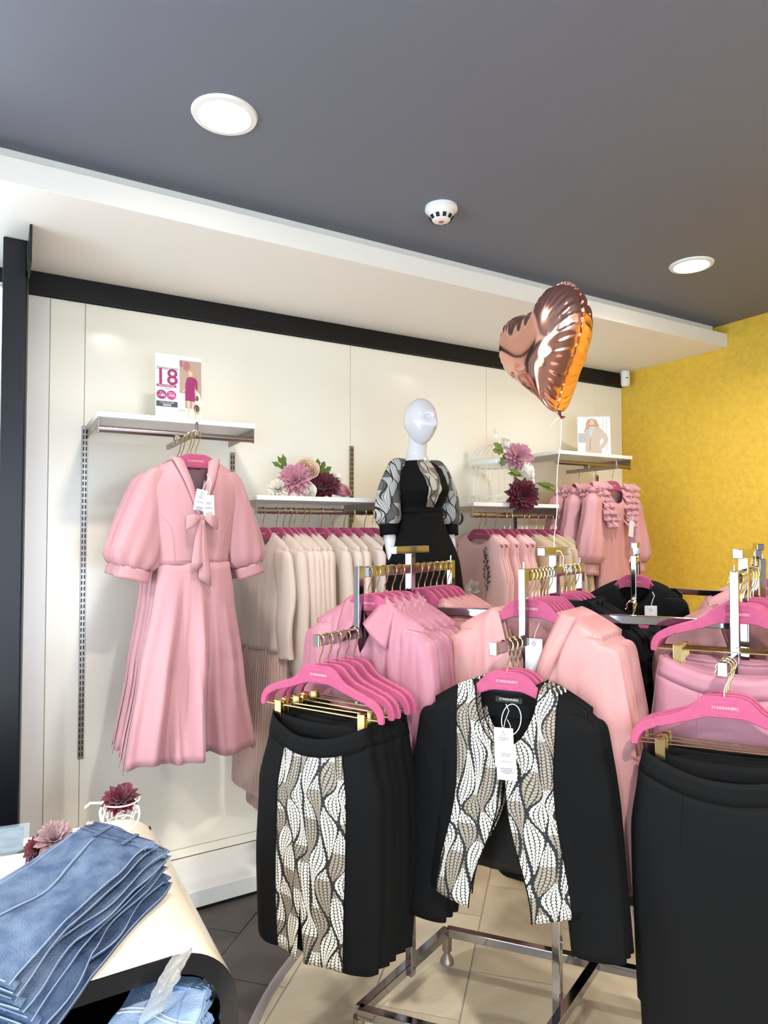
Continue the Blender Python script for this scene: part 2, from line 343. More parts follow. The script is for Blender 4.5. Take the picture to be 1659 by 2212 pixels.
# ------------------------------------------------------------------ floor tiles, laid at 45 degrees; a round inset of pale stone
CX, CY, RR = 1.82, 1.33, 1.32
Q = math.sqrt(2)
def clip(poly, inside_of):
    out = []
    for i in range(len(poly)):
        a, b = poly[i], poly[(i+1) % len(poly)]; fa, fb = inside_of(a), inside_of(b)
        if fa <= 0: out.append(a)
        if (fa < 0) != (fb < 0) and fa != fb:
            t = fa/(fa-fb); out.append((a[0]+(b[0]-a[0])*t, a[1]+(b[1]-a[1])*t))
    return out
rnd = random.Random(3)
def prism(poly, z0, z1):
    n = len(poly)
    return MB().add([(x, y, z0) for x, y in poly]+[(x, y, z1) for x, y in poly], [tuple(range(n-1, -1, -1)), tuple(range(n, 2*n))]+[(i, (i+1) % n, n+(i+1) % n, n+i) for i in range(n)])
g = .0022
for c in range(-14, 16):
    q0 = -.9+.433*c; q1 = q0+.433                       # q = x - y
    off = 3.14 if c % 2 == 0 else 3.50
    for r in range(-10, 6):
        p0 = off+.866*r; p1 = p0+.866                   # p = x + y
        sq = [((p+q)/2, (p-q)/2) for p, q in ((p0+2*g, q0+2*g), (p1-2*g, q0+2*g), (p1-2*g, q1-2*g), (p0+2*g, q1-2*g))]
        po = sq
        for fn in (lambda a: XL-a[0], lambda a: a[0]-XR, lambda a: YB-a[1], lambda a: a[1]-2.9):
            po = clip(po, fn) if len(po) > 2 else po
        if len(po) < 3: continue
        ds = [math.hypot(x-CX, y-CY) for x, y in po]
        if max(ds) > RR:
            prism(po, -.012, 0).build('dark_tile', M[rnd.choice(('dark_tile', 'dark_tile_b'))], fl, smooth_=False)
        if min(ds) < RR or any(math.hypot((a[0]+b[0])/2-CX, (a[1]+b[1])/2-CY) < RR for a, b in zip(po, po[1:])):
            inn = po
            for k in range(72):                          # cut to the circle
                th = 2*PI*k/72; nx, ny = math.cos(th), math.sin(th)
                inn = clip(inn, lambda a, nx=nx, ny=ny: (a[0]-CX)*nx+(a[1]-CY)*ny-RR)
                if len(inn) < 3: break
            if len(inn) >= 3:
                prism(inn, -.005, .004).build('stone_tile', M[rnd.choice(('light_tile', 'light_tile_b'))], fl, smooth_=False)
struct('trim_4', MB().lathe([(RR-.002, -.004), (RR-.002, .0065), (RR+.004, .0085), (RR+.026, .0085), (RR+.032, .006), (RR+.032, -.004)], (CX, CY, 0), n=120, cap=False), M['trim'])
pd = MB().lathe([(.01, -.004), (RR, -.004), (RR, .0022), (.01, .0022)], (CX, CY, 0), n=96, cap=False)
pd.build('pale_grout', M['grout'], fl)

# ------------------------------------------------------------------ ceiling fittings
t = thing('smoke_detector', 'white round smoke detector with dark vents on the grey ceiling', 'smoke detector', (1.468, 2.083, ZC))
MB().lathe([(.001,0),(.062,0),(.063,-.012),(.058,-.016),(.052,-.020),(.047,-.034),(.034,-.052),(.026,-.056),(.001,-.057)][::-1], n=40, cap=False).build('body', M['plastic'], t)
for k in range(10):
    a = 2*PI*k/10; m = Matrix.Rotation(a, 4, 'Z') @ Matrix.Translation((.0415, 0, -.044)) @ Matrix.Rotation(math.radians(36), 4, 'Y')
    MB().box((-.002, -.0065, -.008), (.0025, .0065, .008), m).build('vent', M['dark'], t)
MB().lathe([(.001,-.0585),(.010,-.0585),(.011,-.056),(.001,-.056)], n=16, cap=False).build('indicator', mat('red_ring', (200,80,80), .4), t)
p = at(1347, 812, Y=3.1); t = thing('motion_sensor', 'small white motion sensor in the corner under the soffit', 'motion sensor', (p.x, 3.1, 2.711), math.radians(-28))
MB().box((-.012, -.01, -.03), (.012, .03, 0)).build('bracket', M['plastic'], t, bevel=.003)
f = lambda u, v: (math.cos(PI*(u-.5)*1.0)*0 + .030*math.sin(2*PI*u)*(1 if v not in (0, 1) else .8), -.03-.024*math.cos(2*PI*u)*(1 if v not in (0, 1) else .8), -.012-.105*v)
b = MB().grid(f, 20, 8, True); b.f += [tuple(range(20)), tuple(range(8*20+19, 8*20-1, -1))]
b.build('housing', M['plastic'], t)
MB().box((-.008, -.056, -.066), (.008, -.052, -.060)).build('lens', M['dark'], t)

# ------------------------------------------------------------------ slotted uprights and wall shelves
def upright(x, z0, z1, label):
    t = thing('slotted_upright', label, 'shelf upright', (x, YW-.012, z0), 0, 'slotted wall uprights')
    MB().box((-.0115, -.009, 0), (.0115, 0, z1-z0)).build('channel', M['steel'], t, bevel=.001)
    s = MB(); k = 0; z = .012
    while z < z1-z0-.01:
        for sx in (-.0055, .0055): s.box((sx-.0025, -.0096, z), (sx+.0025, -.0088, z+.017))
        z += .0255
    tag(s.build('slots', M['dark'], t, smooth_=False), kind='stuff')
upright(.332, .62, 2.068, 'tall slotted metal upright at the left end of the dress shelf')
upright(.995, .62, 1.99, 'slotted metal upright under the right end of the dress shelf')
upright(1.650, .62, 2.065, 'slotted metal upright rising above the flower shelf')
upright(2.800, .62, 1.99, 'slotted metal upright behind the birdcage shelf')
upright(3.53, .62, 1.99, 'slotted metal upright behind the ruffled dresses')
def shelf(x0, x1, zt, label):
    t = thing('wall_shelf', label, 'shelf', (x0, YW-.021, zt), 0, 'white wall shelves with hanging rails'); w = x1-x0; D = .379
    MB().box((0, -D, -.021), (w, 0, 0)).build('board', M['white'], t, bevel=.0015)
    for s in (0, 1):
        x = .002 if s == 0 else w-.006
        b = MB(); pr = [(-.002, -.0215), (-D+.012, -.0215), (-D+.012, -.082), (-D+.020, -.084), (-D+.030, -.080), (-D+.030, -.052), (-.002, -.062)]
        n = len(pr); b.add([(x, y, z) for y, z in pr]+[(x+.004, y, z) for y, z in pr], [tuple(range(n)), tuple(range(2*n-1, n-1, -1))]+[(i, n+i, n+(i+1) % n, (i+1) % n) for i in range(n)])
        b.build('bracket', M['steel'], t, smooth_=False)
    MB().tube([(.006, -D+.024, -.067), (w-.006, -D+.024, -.067)], .0135, 16, up=(0,0,1)).build('hanging_rail', M['steel'], t)
    return t
shelf(.338, .978, 2.075, 'high white shelf with metal rail above the pink dresses')
shelf(.986, 1.608, 1.764, 'white shelf with metal rail holding the artificial flowers')
shelf(2.176, 2.794, 1.760, 'white shelf with metal rail holding the birdcage')
shelf(2.796, 3.42, 2.075, 'high white shelf with metal rail by the yellow wall')
RY = YW-.021-.379+.024                                   # rail line
def faceout(x, ya, yb, z, label):
    t = thing('faceout_arm', label, 'display arm', (x, ya, z), 0, 'display arms hooked on the shelf rails'); L = yb-ya
    MB().box((-.007, 0, -.010), (.007, L, .010)).build('bar', M['steel'], t, bevel=.002)
    MB().tube([(0, .006, .008), (0, .006, .034), (0, .001, .040)], .005, 8).build('end_pin', M['steel'], t)
    MB().box((-.011, RY-ya-.02, .008), (.011, RY-ya+.02, .030)).build('clamp', M['steel'], t, bevel=.003)
faceout(.645, 2.50, 2.99, 1.972, 'metal display arm under the shelf carrying the pink dresses')
faceout(3.05, 2.60, 2.99, 1.972, 'metal display arm under the shelf carrying the ruffled dresses')
# ------------------------------------------------------------------ hangers
ORD = ['front', 'second', 'third', 'fourth', 'fifth', 'sixth', 'seventh', 'eighth', 'ninth', 'tenth', 'eleventh', 'twelfth', 'thirteenth']
HT = -.088                                               # top of the hanger body below the bar it hangs on
def hanger_body(name, clip_type, m, parent):
    cl = [(0,-.026,.026),(.022,-.026,.026),(.034,-.027,.0255),(.046,-.031,.0235),(.058,-.038,.0195),(.072,-.047,.0155),(.092,-.057,.0125),(.125,-.068,.0115),(.155,-.077,.0112)]
    if clip_type: cl += [(.160,-.079,.0085),(.165,-.081,.0112),(.182,-.088,.0112),(.195,-.096,.0108),(.204,-.106,.0105),(.2095,-.118,.0100),(.2115,-.131,.0092),(.2115,-.137,.0075)]
    else: cl += [(.185,-.087,.0110),(.203,-.094,.0100),(.209,-.097,.006)]
    if not clip_type: cl = [(x*(1 if x < .05 else 1-.22*smooth(.05, .2, x)), z, h) for x, z, h in cl]
    full = [(-x, z, h) for x, z, h in cl[:0:-1]] + cl
    mb = MB(); rings = []; t = .0062; n = len(full)
    for i, (x, z, h) in enumerate(full):
        a = full[max(i-1, 0)]; b = full[min(i+1, n-1)]; tx, tz = b[0]-a[0], b[1]-a[1]; l = math.hypot(tx, tz); nx, nz = -tz/l, tx/l
        c = .0022
        for s, y in ((1,-t+c),(1,t-c),(1-c/h,t),(-1+c/h,t),(-1,t-c),(-1,-t+c),(-1+c/h,-t),(1-c/h,-t)):
            rings.append((x+nx*h*s, y, HT+z+nz*h*s))
    fs = [(i*8+j, i*8+(j+1) % 8, (i+1)*8+(j+1) % 8, (i+1)*8+j) for i in range(n-1) for j in range(8)]
    fs += [tuple(range(7, -1, -1)), tuple(range((n-1)*8, n*8))]
    return mb.add(rings, fs).build(name, m, parent)
def make_hanger(clip_type, m, lettering=True):
    t = thing('clip_hanger' if clip_type else 'coat_hanger', '', 'hanger')
    hanger_body('body', clip_type, M[m], t)
    pts = [(0, 0, HT-.004), (0, 0, HT+.012), (.003, 0, HT+.026), (.010, 0, HT+.040)]
    for k in range(13):
        a = math.radians(-32 + k*232/12); pts.append((.0175*math.cos(a), 0, -.0172+.0188*math.sin(a)))
    pts.append((-.0215, 0, -.031))
    MB().tube(pts, .0019, 6, up=(0, 1, 0)).build('hook', M['gold'], t)
    # oval name plate, raised rim
    ring = [(.033*math.copysign(abs(math.cos(a))**.6, math.cos(a)), .0145*math.copysign(abs(math.sin(a))**.8, math.sin(a))) for a in [2*PI*k/28 for k in range(28)]]
    MB().tube([(x, -.0064, HT-.027+z) for x, z in ring+ring[:1]], .0010, 5, cap=False, up=(0,1,0)).build('name_plate', M['hanger_plate'] if m == 'hanger' else M[m], t)
    if lettering: text('STARSHINERS', .0098, M['foil_text'], 'lettering', t, Matrix.Translation((0, -.0064, HT-.027)) @ FACE, extrude=.0003)
    if clip_type:
        MB().tube([(-.211, 0, HT-.131), (.211, 0, HT-.131)], .0022, 6).build('clip_bar', M['gold'], t)
        for s in (-1, 1):
            c = MB(); x = s*.150
            c.box((x-.012, -.0085, HT-.172), (x+.012, -.0065, HT-.118)).box((x-.012, .0065, HT-.172), (x+.012, .0085, HT-.128)).box((x-.010, -.0085, HT-.122), (x+.010, .0085, HT-.118)).box((x-.008, -.006, HT-.140), (x+.008, .006, HT-.124))
            c.build('clip', M['gold'], t, smooth_=False, bevel=.0008)
    return t
PROTO = {}
def hang(kind, loc, rz, label, group):
    """A hanger of a kind at a point on top of a bar; the first one is the original, the others copies."""
    if kind not in PROTO:
        PROTO[kind] = h = make_hanger(kind.startswith('clip'), 'hanger_dark' if kind.endswith('dark') else 'hanger')
        h.location = loc; h.rotation_euler = (0, 0, rz); return tag(h, label, 'hanger', group)
    return copy_tree(PROTO[kind], None, loc, rz, label, group)

# ------------------------------------------------------------------ cloth surfaces
class Cloth:
    """Front and back of a hanging garment: u runs across (-1..1), z down from the shoulder line; front faces -y."""
    def __init__(s, ws, nw, nz, tz, tab, hem, drop_f=.08, drop_b=.02, vee=False, folds=((3, .006, 0.),), f0=-.3, f1=-.8, seed=1, shoulders=True, sag_f=.03, sag_b=.012, tuck=.045, wk=.003):
        s.wk = wk
        s.ws, s.nw, s.nz, s.tz, s.tab, s.hem, s.df, s.db, s.vee, s.folds, s.f0, s.f1, s.seed, s.sh, s.sf, s.sb, s.tuck = ws, nw, nz, tz, tab, hem, drop_f, drop_b, vee, folds, f0, f1, seed, shoulders, sag_f, sag_b, tuck
    def line(s, u):
        x = abs(u)*s.ws
        return s.nz if x <= s.nw else s.nz+(s.tz-s.nz)*((x-s.nw)/(s.ws-s.nw))**1.25
    def top(s, u, side):
        if not s.sh: return s.nz-(s.sf if side > 0 else s.sb)*(1-u*u)**1.2
        x = abs(u)*s.ws; d = s.df if side > 0 else s.db
        if x >= s.nw: return s.line(u)
        r = x/s.nw
        return s.nz-d*((1-r) if s.vee and side > 0 else math.sqrt(max(0, 1-r*r)))
    def pt(s, u, z, side, off=0):
        W, D = lerp_tab(s.tab, z)[:2]
        g = 1-math.exp(-max(0, s.line(u)-z)/s.tuck) if s.sh else 1
        k = smooth(-s.f0, -s.f1, -z)
        fo = sum(a*math.sin(n*PI*u+ph+(.9 if side < 0 else 0)+.7*math.sin(z*5+ph)) for n, a, ph in s.folds)*k
        wr = .004*noise.noise((u*3+s.seed*7.1, z*5, side))+(s.wk if s.sh else s.wk*k)*noise.noise((u*7+s.seed*3.7+z*.8, z*1.6, side*2))
        e = max(0., 1-abs(u)**2.4)**.55
        y = -side*(D*e*g + off) - fo*(.35+.65*e) - side*wr*g*e
        x = u*W*(1+.25*fo*math.cos(5*u)) + .010*k*math.sin(3*z+s.seed)
        return (x, y, z)
    def patch(s, mb, side, u0=-1, u1=1, nu=28, nv=26, off=0, t0=0., t1=1., ulo=None, uhi=None, hem=None):
        hz = hem if hem is not None else s.hem
        def f(a, b):
            b = t0+(t1-t0)*b
            lo = ulo(b) if ulo else u0; hi = uhi(b) if uhi else u1
            u = lo+(hi-lo)*a; zt = s.top(u, side)
            h = hz(u, side) if callable(hz) else hz
            return s.pt(u, zt+(h-zt)*b, side, off)
        if side > 0: return mb.grid(f, nu, nv)
        return mb.grid(lambda a, b: f(1-a, b), nu, nv)
    def both(s, mb, **k):
        s.patch(mb, 1, **k); s.patch(mb, -1, **k); return mb
    def rim(s, mb, r=.002, side=1):
        mb.tube([s.pt(u, s.top(u, side), side, .0005) for u in [-s.nw/s.ws+2*s.nw/s.ws*k/16 for k in range(17)]], r, 5); return mb
def sleeve(mb, path, rad, n=20, nv=22, fold=0, famp=lambda t: 0, ph=0., flat=.62):
    """Tube of cloth along path (x, y, z); rad(t) is the half width, depth is flat times that."""
    P = [Vector(p) for p in path]; k = len(P)
    def pos(t):
        q = t*(k-1); i = min(int(q), k-2); w = q-i
        p0, p1, p2, p3 = P[max(i-1, 0)], P[i], P[i+1], P[min(i+2, k-1)]
        return .5*((2*p1)+(p2-p0)*w+(2*p0-5*p1+4*p2-p3)*w*w+(3*p1-p0-3*p2+p3)*w**3)
    def f(a, b):
        c = pos(b); tn = (pos(min(1, b+.02))-pos(max(0, b-.02))).normalized(); yv = Vector((0, 1, 0)); xv = tn.cross(yv).normalized()*-1; yv = xv.cross(tn)*-1
        th = 2*PI*a; r = rad(b)*(1+famp(b)*math.sin(fold*th+ph+2*math.sin(4*b)))
        return c+xv*(r*math.cos(th))+yv*(r*flat*math.sin(th))
    return mb.grid(f, n, nv, True)
def set_in(s, ws, tz, L, end=.055, mid=.074, out=.03, lean=.012, flat=.34, seed=0, amp=.05, nf=3, n=28):
    """Sleeve hanging flat from the shoulder tip: half width grows to mid under the arm, ends at end."""
    r = random.Random(seed*7+s); k = lambda: r.uniform(-.006, .006)
    path = [(s*(ws-.046), 0, tz-.006), (s*(ws-.048), -.002, tz-.060), (s*(ws-.026+out*.25), -.006+k(), tz-.075-(L-.075)*.33), (s*(ws-.020+out*.65), -lean*.7+k(), tz-.075-(L-.075)*.66), (s*(ws-.018+out), -lean+k(), tz-L)]
    rad = lambda b: .030+.022*smooth(0, .07, b)+(mid-.052)*smooth(.03, .28, b)+(end-mid)*smooth(.3, 1, b)
    return sleeve(MB(), path, rad, n=n, nv=26, fold=nf, famp=lambda b: amp*smooth(.02, .3, b), ph=seed+s, flat=flat), path
def swing_tag(parent, x, y, z, w=.045, h=.085, tilt=0, star=True, lines=True):
    """White card tag on a loop with printed lines."""
    m = Matrix.Translation((x, y, z)) @ Matrix.Rotation(tilt, 4, 'Y')
    o = MB().box((-w/2, -.0006, -h), (w/2, .0006, 0), m).build('price_tag', M['tagw'], parent, smooth_=False, bevel=.0005)
    MB().tube([m @ Vector(p) for p in ((0, -.001, -.006), (.006, 0, .02), (.016, .004, .045), (.008, .006, .062))], .0008, 5).build('loop', M['ribbon'], o)
    if lines:
        k = MB()
        for zz, ww in ((-.026, .5), (-.031, .44), (-.064, .62), (-.068, .55), (-.072, .6), (-.076, .4)):
            k.box((-w*ww/2, -.0012, zz-.0012), (w*ww/2, -.0005, zz), m)
        tag(k.build('print_lines', M['ink'], o, smooth_=False), kind='stuff')
        text('329.00 Lei', .0075, M['ink'], 'price', o, m @ Matrix.Translation((0, -.0008, -.047)) @ FACE, extrude=.0002)
    if star:
        pts = []
        for i in range(10):
            a = PI/2+2*PI*i/10; r = .0075 if i % 2 == 0 else .0034; pts.append((r*math.cos(a), r*math.sin(a)-.016))
        MB().tube([m @ Vector((a, -.0010, b)) for a, b in pts+pts[:1]], .0005, 4, cap=False).build('star_emblem', M['ink'], o)
    return o
def neck_label(parent, z, y, w=.062, h=.016):
    o = MB().box((-w/2, y-.0006, z-h/2), (w/2, y+.0006, z+h/2)).build('neck_label', M['labelb'], parent, smooth_=False)
    text('STARSHINERS', .0088, M['labelt'], 'lettering', o, Matrix.Translation((0, y-.0008, z)) @ FACE, extrude=.0002)
    return o

# ------------------------------------------------------------------ garments; origin is the bar point, like their hangers
SH = HT-.030                                             # shoulder line at the neck
def g_dress(seed=1, detail=True):
    t = thing('pink_dress', '', 'dress')
    T = HT-.018
    c = Cloth(.172, .060, T, T-.062, [(T, .172, .03), (T-.10, .168, .055), (T-.25, .150, .060), (T-.39, .134, .058), (T-.45, .140, .062), (T-.80, .195, .085), (T-1.12, .245, .105)], T-.39, .215, .02, True, folds=((3.3, .003, .4+seed), (5.1, .0015, seed)), f0=T-.1, f1=T-.4, seed=seed)
    c.both(MB(), nu=30, nv=22).build('bodice', M['dress'], t, solid=.0016)
    sk = Cloth(.134, .05, T-.388, T-.388, [(T-.388, .134, .058), (T-.50, .150, .066), (T-.80, .197, .085), (T-1.13, .245, .10)], lambda u, s: T-1.085+.008*math.sin(2.6*u*PI+seed)-.018*u*u-(.02 if s < 0 else 0), wk=.03, folds=((2.3, .024, .6+seed*1.3), (3.7, .024, seed*2.2), (5.9, .014, 1.)), f0=T-.38, f1=T-1.0, seed=seed, shoulders=False, sag_f=.0, sag_b=0.)
    sk.both(MB(), nu=72, nv=24).build('skirt', M['dress'], t, solid=.0016)
    for s in (-1, 1):
        sl = sleeve(MB(), [(s*.122, 0, T-.052), (s*.146, .002, T-.11), (s*.182, .004, T-.26), (s*.212, .002, T-.405)], lambda b: .030+.018*smooth(0, .3, b)+.030*smooth(.25, .85, b)-.024*smooth(.9, 1, b), n=52, fold=8, famp=lambda b: .01+.05*b+.06*smooth(.75, 1, b), ph=seed, flat=.46).build('sleeve', M['dress'], t, solid=.0014)
        sleeve(MB(), [(s*.212, .002, T-.404), (s*.218, .001, T-.425), (s*.224, 0, T-.447)], lambda b: .056, n=30, nv=4, flat=.46).build('cuff', M['dress'], sl, solid=.002)
    if detail:
        MB().tube([c.pt(u, T-.388, 1, .001) for u in [-1+2*k/30 for k in range(31)]], .0014, 5).build('waist_seam', M['dress'], t)
        # standing neckline facings that run into the bow
        for s in (-1, 1):
            def band(a, b, s=s):
                u = s*(.060*(1-b)**1.0)/.172; z = c.top(u, 1); p = Vector(c.pt(u, z, 1, .002)); q = Vector((s*(.014+.030*(1-b)), -.004, .006*(1-b)))
                return p+q*(a-.25)+Vector((0, -.006*math.sin(PI*a), 0))
            MB().grid(band, 6, 22).build('neck_band', M['dress'], t, solid=.0016)
            MB().tube([c.pt(s*u, T-zz, 1, .0012) for u, zz in ((.98, .20), (.86, .215), (.76, .235), (.68, .265), (.64, .30), (.63, .385))], .0011, 5).build('dart_seam', M['dress'], t)
        bz = T-.222; by = c.pt(0, bz, 1, .012)[1]
        bow = MB().lathe([(.002,-.011),(.009,-.008),(.011,0),(.009,.008),(.002,.011)], (0, by, bz), 12, 1, .8).build('bow', M['dress'], t)
        for s in (-1, 1):
            def loop(a, b, s=s):
                th = 2*PI*a; L = .052*b; h = .006+.020*math.sin(PI*min(1, b*.62))+.004*b
                return Vector((s*(.006+L), by-.004-.004*math.cos(th)-.010*math.sin(PI*b), bz-.020*b+h*math.sin(th)*.85))
            MB().grid(loop, 16, 10, True).build('bow_loop', M['dress'], bow, solid=.0012)
            ln = .215 if s > 0 else .165
            def tail(a, b, s=s, ln=ln):
                w = .010+.014*b; x = s*.004+(a-.5)*w*2+s*.010*b; z = bz-.008-ln*b-(.030*(a if s > 0 else 1-a) if b > .99 else 0)*1.0
                return Vector((x, by-.004+.005*math.sin(3*b)+.003*math.cos(6*a), z))
            MB().grid(tail, 6, 14).build('bow_tail', M['dress'], bow, solid=.0012)
        swing_tag(t, .000, -.078, T-.120, .042, .078, math.radians(10)); swing_tag(t, .020, -.084, T-.140, .042, .075, math.radians(-3), star=False)
        neck_label(t, T-.03, .020, .05)
    return t
def g_coat(m, seed=1, length=.62, slen=.60, pleats=False, pm='pleat', nw=.075, drop=.06, thin=.034):
    t = thing('coat', '', 'jacket'); T = SH
    c = Cloth(.208, nw, T+.006, T-.060, [(T, .205, .02), (T-.12, .200, thin), (T-.35, .190, thin+.004), (T-.62, .205, thin+.008)], T-length, drop, .015, folds=((3, .005, seed), (5, .004, seed*2.)), f0=T-.2, f1=T-.6, seed=seed)
    c.both(MB(), nu=24, nv=20).build('body', M[m], t, solid=.002)
    c.rim(MB(), .0022).build('neck_edge', M[m], t)
    for s in (-1, 1):
        mb, pa = set_in(s, .208, T-.060, slen-.06, .047, .066, .012, .014, .42, seed)
        sl = mb.build('sleeve', M[m], t, solid=.0016); e = Vector(pa[-1])
        sleeve(MB(), [e+Vector((0, 0, .024)), e+Vector((0, 0, .002))], lambda b: .0485, n=20, nv=2, flat=.44).build('cuff_seam', M[m], sl)
    if pleats:
        sk = Cloth(.19, .05, T-length+.03, T-length+.03, [(T-length+.03, .190, thin), (T-length-.5, .215, thin+.015), (T-length-.7, .225, thin+.02)], T-length-.62, shoulders=False, sag_f=0, sag_b=0, folds=((25, .009, 0),), f0=T-length+.05, f1=T-length-.06, seed=seed)
        sk.both(MB(), nu=176, nv=8).build('pleated_skirt', M[pm], t)
    return t
def petal_flower(name, parent, m, c, d, R, layers, cup=.3, w=.34, mb_only=False, seed=0):
    """A double flower head: rings of pointed, channelled petals round the axis d."""
    d = Vector(d).normalized(); a = d.orthogonal().normalized(); b = d.cross(a); mb = MB(); rr = random.Random(seed)
    for li, (n, r, lift) in enumerate(layers):
        for k in range(n):
            th = 2*PI*(k+.5*(li % 2))/n+rr.uniform(-.1, .1); o = a*math.cos(th)+b*math.sin(th); sd = d.cross(o); L = R*r*rr.uniform(.92, 1.06); lf = lift+rr.uniform(-.06, .06)
            def f(u, v, o=o, sd=sd, L=L, lf=lf):
                wv = w*L*math.sin(PI*min(1, .12+.80*v))**.8*(1-v**5) + .002
                bend = math.sin(lf)*v*L+.12*L*v*v*(1 if lf > .5 else -.4)
                return c+o*(math.cos(lf)*L*v+.004)+sd*((u-.5)*2*wv*.62)+d*(bend+cup*wv*(2*abs(u-.5))**1.6)
            mb.grid(f, 4, 6)
    if mb_only: return mb
    return mb.build(name, m, parent)
DAHL = [(13, 1, .05), (13, .92, .28), (11, .78, .52), (9, .58, .80), (7, .36, 1.1), (4, .2, 1.35)]
def rose_head(name, parent, m, c, d, R, seed=0):
    d = Vector(d).normalized(); a = d.orthogonal().normalized(); b = d.cross(a); mb = MB(); rr = random.Random(seed)
    for li, (n, r, op) in enumerate(((5, 1., .55), (5, .84, .36), (4, .64, .2), (3, .44, .08), (2, .26, .0))):
        for k in range(n):
            th = 2*PI*k/n+li*.7
            def f(u, v, th=th, r=r, op=op, n=n):
                w = (u-.5)*2*PI/n*1.45; q = R*r*(.38+.62*math.sin(min(1.25, v*1.35)*PI/2)**.8+op*.5*v**3)
                z = R*(-.55+1.25*v*(1-.25*op)-.35*op*v**3+.06*math.cos(w*n)-.12*abs(u-.5)**2*4*v)
                e = a*math.cos(th+w)+b*math.sin(th+w); return c+e*q+d*z
            mb.grid(f, 6, 6)
    return mb.build(name, m, parent, solid=.0008)
def leaf(mb, c, d, up, L, w, lobes=3):
    d = Vector(d).normalized(); up = Vector(up); s = d.cross(up).normalized(); n = s.cross(d)
    mb.grid(lambda u, v: c+d*(L*v)+s*((u-.5)*2*w*math.sin(PI*min(.98, v*.9+.06))*(1+.28*math.sin(v*lobes*6)))+n*(.25*w*abs(u-.5)*2-.4*L*v*v*.35), 4, 12); return mb
def g_sleeveless(seed=1, flower=True):
    t = thing('sleeveless_dress', '', 'dress'); T = SH
    c = Cloth(.185, .095, T+.004, T-.045, [(T, .185, .02), (T-.10, .165, .032), (T-.24, .205, .036), (T-.5, .19, .036), (T-.85, .22, .05)], T-.85, .055, .02, folds=((3, .006, seed), (5, .004, seed)), f0=T-.2, f1=T-.7, seed=seed)
    c.both(MB(), nu=28, nv=26).build('body', M['peach'], t, solid=.0018)
    for s in (-1, 1):
        MB().tube([c.pt(s*.995, T-.045-z, 1, .001) for z in (0, .04, .08, .12, .16, .20)], .0022, 5).build('armhole_edge', M['peach'], t)
    c.rim(MB(), .002).build('neck_edge', M['peach'], t)
    # embroidered branch: stems, leaves and small blossoms
    r = random.Random(seed+4); st = MB(); lf = MB()
    for k in range(4):
        u0 = .42+r.uniform(-.05, .05); z0 = T-.36+k*.03; pts = [c.pt(u0+.10*math.sin(2.5*q+k)*q+.05*k*q-.05, z0+q*(.28-.04*k), 1, .0012) for q in [i/8 for i in range(9)]]
        st.tube(pts, .0011, 4)
        for p in pts[2:]:
            leaf(lf, Vector(p)+Vector((0, -.001, 0)), (r.uniform(-1, 1), -.05, r.uniform(.2, 1)), (0, -1, 0), .022, .005, 1)
    st.build('embroidered_stem', mat('grey_thread', (112,100,104), .7) if 'thr' not in M else M['thr'], t)
    tag(lf.build('embroidered_leaves', M['thr2'], t), kind='stuff')
    if flower:
        p = Vector(c.pt(-.02, T-.285, 1, .008)); petal_flower('applique_flower', t, M['rose_w'], p, (0, -1, .15), .052, [(6, 1, .15), (5, .75, .45), (4, .5, .9)], w=.62, seed=seed)
    return t
M['thr'] = mat('grey_thread', (112,100,104), .7); M['thr2'] = mat('slate_thread', (92,92,98), .7)
def g_shirt(seed=1, m='satin'):
    t = thing('satin_shirt', '', 'shirt'); T = SH
    c = Cloth(.215, .062, T+.010, T-.062, [(T, .212, .02), (T-.12, .205, .040), (T-.35, .200, .044), (T-.7, .215, .05)], T-.66, .16, .01, True, folds=((3, .009, seed), (5, .007, seed*1.7)), f0=T-.08, f1=T-.5, seed=seed, wk=.016)
    c.both(MB(), nu=44, nv=26).build('body', M[m], t, solid=.0014)
    for s in (-1, 1):
        mb, pa = set_in(s, .215, T-.062, .58, .052, .080, .022, .012, .36, seed, .07, 4)
        sl = mb.build('sleeve', M[m], t, solid=.0014); e = Vector(pa[-1])
        sleeve(MB(), [e+Vector((0, 0, .005)), e+Vector((0, 0, -.055))], lambda b: .052, n=20, nv=3, flat=.36).build('cuff', M[m], sl, solid=.0014)
        # pointed collar leaf
        def col(a, b, s=s):
            e = Vector((s*(.060*(1-a)+.012*a), .012-.045*a, T+.030-.075*a)); o = Vector((s*(.098-.010*a), -.006-.050*a, T+.004-.135*a)) if a > 0 else Vector((s*.095, .010, T+.010))
            e2 = Vector((s*(.060-.048*a), .018-.066*a, T+.030-.085*a)); o2 = Vector((s*(.098+.004*math.sin(PI*a)), .006-.056*a, T+.004-.135*a))
            p = e2.lerp(o2, b); p.y -= .010*math.sin(PI*b); return p
        MB().grid(col, 10, 5).build('collar', M[m], t, solid=.002)
    MB().tube([c.pt(.012, c.top(.012, 1)-.004-z, 1, .0015) for z in (0, .1, .2, .3, .4, .48)], .0013, 5).build('placket_edge', M[m], t)
    for k in range(4):
        p = c.pt(-.03, T-.20-.1*k, 1, .003); MB().lathe([(.001,-.001),(.005,-.001),(.005,.001),(.001,.001)], (0,0,0), 10).xf(Matrix.Translation(p) @ Matrix.Rotation(PI/2, 4, 'X')).build('button', M['tagw'], t)
    return t
